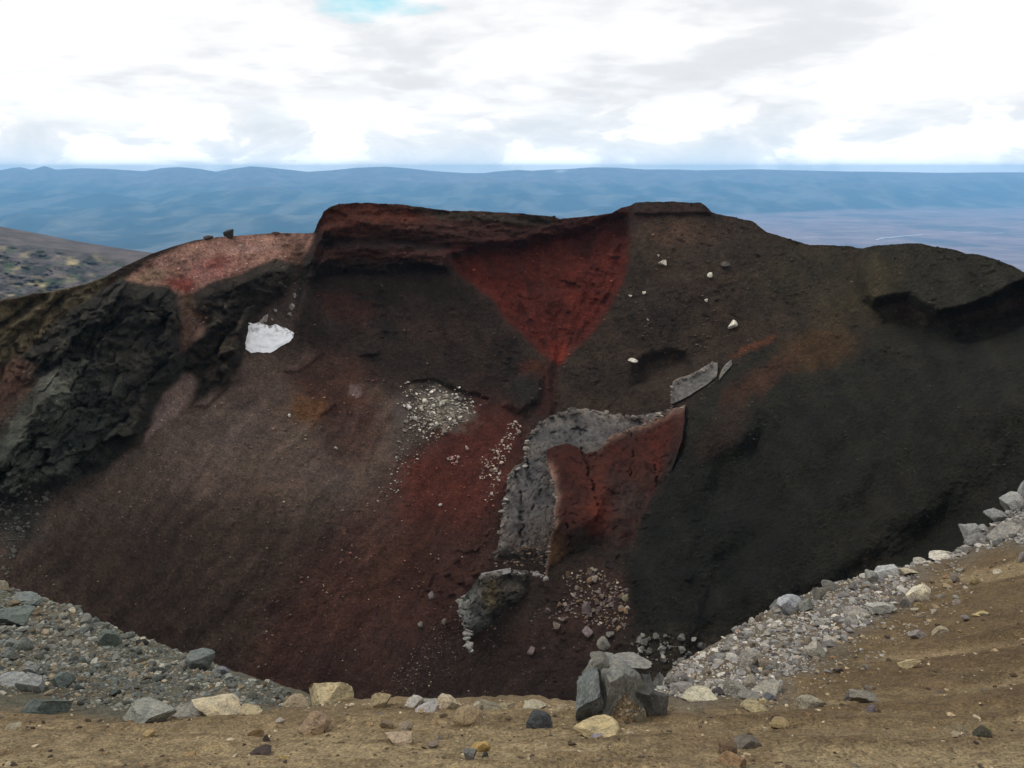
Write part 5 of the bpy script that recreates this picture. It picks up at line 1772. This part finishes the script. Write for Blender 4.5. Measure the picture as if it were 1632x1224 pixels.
def build_big_outcrop():
    """the grey lava stump standing on the rim, with its apron of earth and stones"""
    b = near_pick(985, 1140)[0]
    s = px_size(b)
    root = empty('lava_outcrop', tuple(b), label='tall grey lava stump standing on the rim at the centre', cat='outcrop')

    def block(name, x, z, w, h, d, y, col, seed, planes=9, rnd=0.07, rz=0.0, roll=0.0, sub=4):
        o = add(name, rock_mesh(seed, sub, planes, rnd, M_ROCK), root)
        o.scale = (w * s / 2, d * s / 2, h * s / 2)
        o.rotation_euler = (0, roll, rz)
        o.location = (x * s, y * s, z * s)
        o.color = (*lin(*col, 0.64), 1)
        return o
    # x to the right, z up, y away from the viewer, in photo pixels about (985, 1140)
    block('rock_body', -6, -40, 92, 138, 84, 6, (156, 156, 148), 331, 7, 0.10, 0.1)
    block('buttress', -46, -34, 52, 128, 60, -12, (146, 152, 150), 335, 8, 0.08, -0.2, 0.03)
    block('top_knob', -30, 86, 32, 24, 34, 4, (160, 158, 148), 337, 9, 0.09, 0.4)
    block('top_ledge', 18, 78, 66, 20, 46, 12, (176, 174, 166), 341, 8, 0.08, 0.0, 0.05)
    block('shoulder', 38, -24, 42, 94, 56, 8, (134, 134, 130), 343, 9, 0.09, 0.3)
    block('shoulder', 56, -20, 26, 66, 46, 0, (132, 130, 126), 347, 9, 0.08, 0.9)
    block('pale_stone', 28, 6, 17, 40, 18, -44, (184, 176, 152), 302, 9, 0.05, 0.2, 0.0, 3)
    block('foot_stone', -48, -16, 46, 36, 30, -58, (140, 130, 126), 306, 9, 0.06, 0.2, 0.0, 3)
    # apron of earth in the hollow of its front
    nr, nc = 50, 70
    uu = np.linspace(-1, 1, nc)[None, :] + np.zeros((nr, 1))
    vv = np.linspace(0, 1, nr)[:, None] + np.zeros((1, nc))
    ax = 4 + uu * (58 - 34 * vv) + 5 * fbm(vv * 3, uu * 2, 3, 862)
    az = -26 + vv * 82 * (1 - 0.4 * uu ** 2)
    ay = -84 + vv * 62 + 34 * uu ** 2
    az = az + 5 * fbm(ax / 12, az / 12, 4, 861)
    A = np.stack([ax, ay, az], -1) * s
    Ca = np.broadcast_to(lin(140, 120, 92, 0.85), A.shape) * (1 + 0.5 * fbm(ax / 10, az / 10, 4, 871))[..., None]
    add('earth_apron', mesh_from('earth_apron', A.reshape(-1, 3), grid_faces(nr, nc), M_GROUND, Ca.reshape(-1, 3)), root)
    r = np.random.default_rng(88)
    ii = r.integers(4, nr, 330), r.integers(3, nc - 3, 330)
    p = A[ii]
    stone_cloud('apron_stones', p, r.gamma(1.6, 1.7, 330).clip(1.5, 9) * s, palette([(176, 164, 140), (150, 144, 136), (196, 186, 166), (140, 124, 100), (120, 108, 92)], 330, 89), M_STONE, 90, 2, 0.3, parent=root)


build_big_outcrop()

# ------------------------------------------------------------------ rubble on the rim slopes
HP = np.array([(h[0], h[1], max(h[2], h[3])) for h in HEROES], float)
LEFT_RUB = [(0, 942), (60, 956), (120, 978), (180, 1006), (240, 1030), (300, 1048), (350, 1068), (410, 1090), (468, 1110), (440, 1122), (380, 1116), (300, 1122), (200, 1134), (110, 1118), (0, 1108)]
RIGHT_RUB = [(1040, 1098), (1076, 1068), (1112, 1046), (1150, 1030), (1182, 1006), (1232, 974), (1272, 958), (1322, 938), (1382, 922), (1440, 908), (1470, 904), (1440, 950), (1410, 985), (1350, 1010), (1300, 1060), (1240, 1085),
             (1240, 1108), (1150, 1118), (1050, 1118)]
RIGHT_TOP = [(1510, 890), (1536, 874), (1562, 852), (1602, 826), (1640, 800), (1640, 866), (1580, 872)]


def clear_of_heroes(Q, f=0.34):
    d = np.min(np.hypot(Q[:, None, 0] - HP[None, :, 0], (Q[:, None, 1] - HP[None, :, 1]) * 1.4) - HP[None, :, 2] * f, 1)
    return Q[d > 0]


def rubble(poly, n_big, n_mid, n_small, cols, seed, label, group, bigpx, name):
    r = np.random.default_rng(seed)
    Q = clear_of_heroes(rand_in_poly(poly, int(n_big * 1.8), seed))[:n_big]
    n_big = len(Q)
    c = palette(cols, n_big, seed + 1)
    p = near_pick(Q[:, 0], Q[:, 1])
    for i in range(n_big):
        sp = r.uniform(*bigpx) * (1.0 if i % 3 else 1.3)
        s = px_size(p[i]) * sp
        lb = rock_label(Q[i, 0], Q[i, 1], sp, c[i], label)
        o = place('rock', rock_mesh(400 + i % 14, 3, 9 + i % 4, 0.05, M_ROCK, 0.25 * (i % 3)), p[i], s, s * r.uniform(0.5, 0.9), s * r.uniform(0.6, 1.0), r.uniform(0, 6.28), r.normal(0, 0.2), r.normal(0, 0.2), sink=0.2,
                  label=lb, cat='rock', group=group)
        o.color = (*c[i], 1)
    for k, (nn, lo, hi, sub) in enumerate(((n_mid // 3, 8.0, 16.0, 2), (n_mid, 3.5, 8.5, 2), (n_small, 1.5, 4.5, 1))):
        Q = rand_in_poly(poly, nn, seed + 5 + k)
        p = near_pick(Q[:, 0], Q[:, 1])
        sz = r.uniform(lo, hi, nn) * (p[:, 1] * CP - p[:, 2] * SP) / F
        stone_cloud(name, p, sz, palette(cols, nn, seed + 9 + k), M_STONE, seed + 12 + k, sub, 0.25, 0.8, label=label.replace('rock', 'small stones').replace('block', 'small stones'))


rubble(LEFT_RUB, 80, 1300, 5200, [(112, 114, 108), (98, 104, 99), (132, 132, 124), (150, 146, 134), (84, 86, 82), (130, 118, 98), (100, 100, 92)], 500, 'grey angular rock lying in the rubble on the left rim slope', 'rocks in the left rubble', (10, 18), 'rubble_stones')
rubble(RIGHT_RUB, 85, 1100, 4600, [(156, 154, 148), (134, 130, 126), (170, 164, 154), (190, 184, 172), (118, 112, 110), (150, 136, 118), (142, 138, 134)], 520, 'grey angular rock lying in the rubble on the right rim slope', 'rocks in the right rubble', (10, 17), 'rubble_stones')
rubble(RIGHT_TOP, 22, 220, 900, [(140, 138, 134), (122, 120, 116), (164, 158, 150)], 540, 'grey rock among the blocks at the right end of the rim', 'rocks at the right end of the rim', (9, 15), 'rubble_stones')


rubble([(1250, 1075), (1310, 1050), (1400, 985), (1470, 950), (1480, 905), (1560, 885), (1570, 930), (1500, 985), (1420, 1050), (1340, 1085), (1260, 1125), (1200, 1130)], 16, 60, 320,
       [(150, 146, 138), (170, 160, 142), (122, 112, 102), (150, 132, 106)], 545, 'stone strewn on the dark sand below the right rubble', 'stones strewn on the dark sand', (7, 13), 'sand_stones')


def crest_stones(x0, x1, n, lo, hi, cols, seed, label):
    r = np.random.default_rng(seed)
    x = r.uniform(x0, x1, n)
    y = np.interp(x, NEAR_COLS, _ntop) + r.exponential(4.0, n)
    p = near_pick(x, y)
    sz = (lo + (hi - lo) * r.beta(1, 3, n)) * (p[:, 1] * CP - p[:, 2] * SP) / F
    stone_cloud('rim_rubble', p, sz, palette(cols, n, seed + 1), M_STONE, seed + 2, 2, 0.25, 0.85, label=label)


crest_stones(-20, 480, 260, 2, 13, [(112, 114, 108), (98, 104, 99), (132, 132, 124), (150, 142, 122)], 560, 'small stones along the crest of the left rubble')
crest_stones(480, 930, 210, 1.5, 11, [(176, 162, 132), (156, 140, 112), (196, 186, 162), (140, 126, 104)], 570, 'small tan stones along the rim edge at the centre')
crest_stones(1040, 1640, 300, 2, 13, [(146, 144, 138), (128, 124, 120), (172, 166, 158), (188, 180, 164)], 580, 'small grey stones along the crest of the right rubble')


def pebbles():
    # strewn over the sandy path, denser along the ruts
    r = np.random.default_rng(601)
    n = 9000
    Q = np.stack([r.uniform(-60, 1700, n * 2), 1310 - (r.uniform(0, 1, n * 2) ** 1.25) * 420], -1)
    Q = Q[Q[:, 1] > rim_py(Q[:, 0]) + 6]
    Q = Q[r.uniform(0, 1, len(Q)) < 0.25 + 0.75 * smooth(-0.1, 0.4, fbm(Q[:, 0] / 90, Q[:, 1] / 18, 3, 611))][:n]
    n = len(Q)
    p = near_pick(Q[:, 0], Q[:, 1])
    sz = r.gamma(1.2, 2.3, n).clip(1.0, 13.0) * (p[:, 1] * CP - p[:, 2] * SP) / F
    cols = palette([(150, 128, 96), (120, 98, 72), (176, 156, 124), (92, 78, 62), (84, 70, 54), (196, 180, 150), (140, 112, 80), (110, 100, 90), (76, 64, 54)], n, 612, 0.85)
    stone_cloud('path_gravel', p, sz, cols, M_STONE, 613, 1, 0.3, 0.7, label='small stones and clods strewn over the sandy rim path')


pebbles()
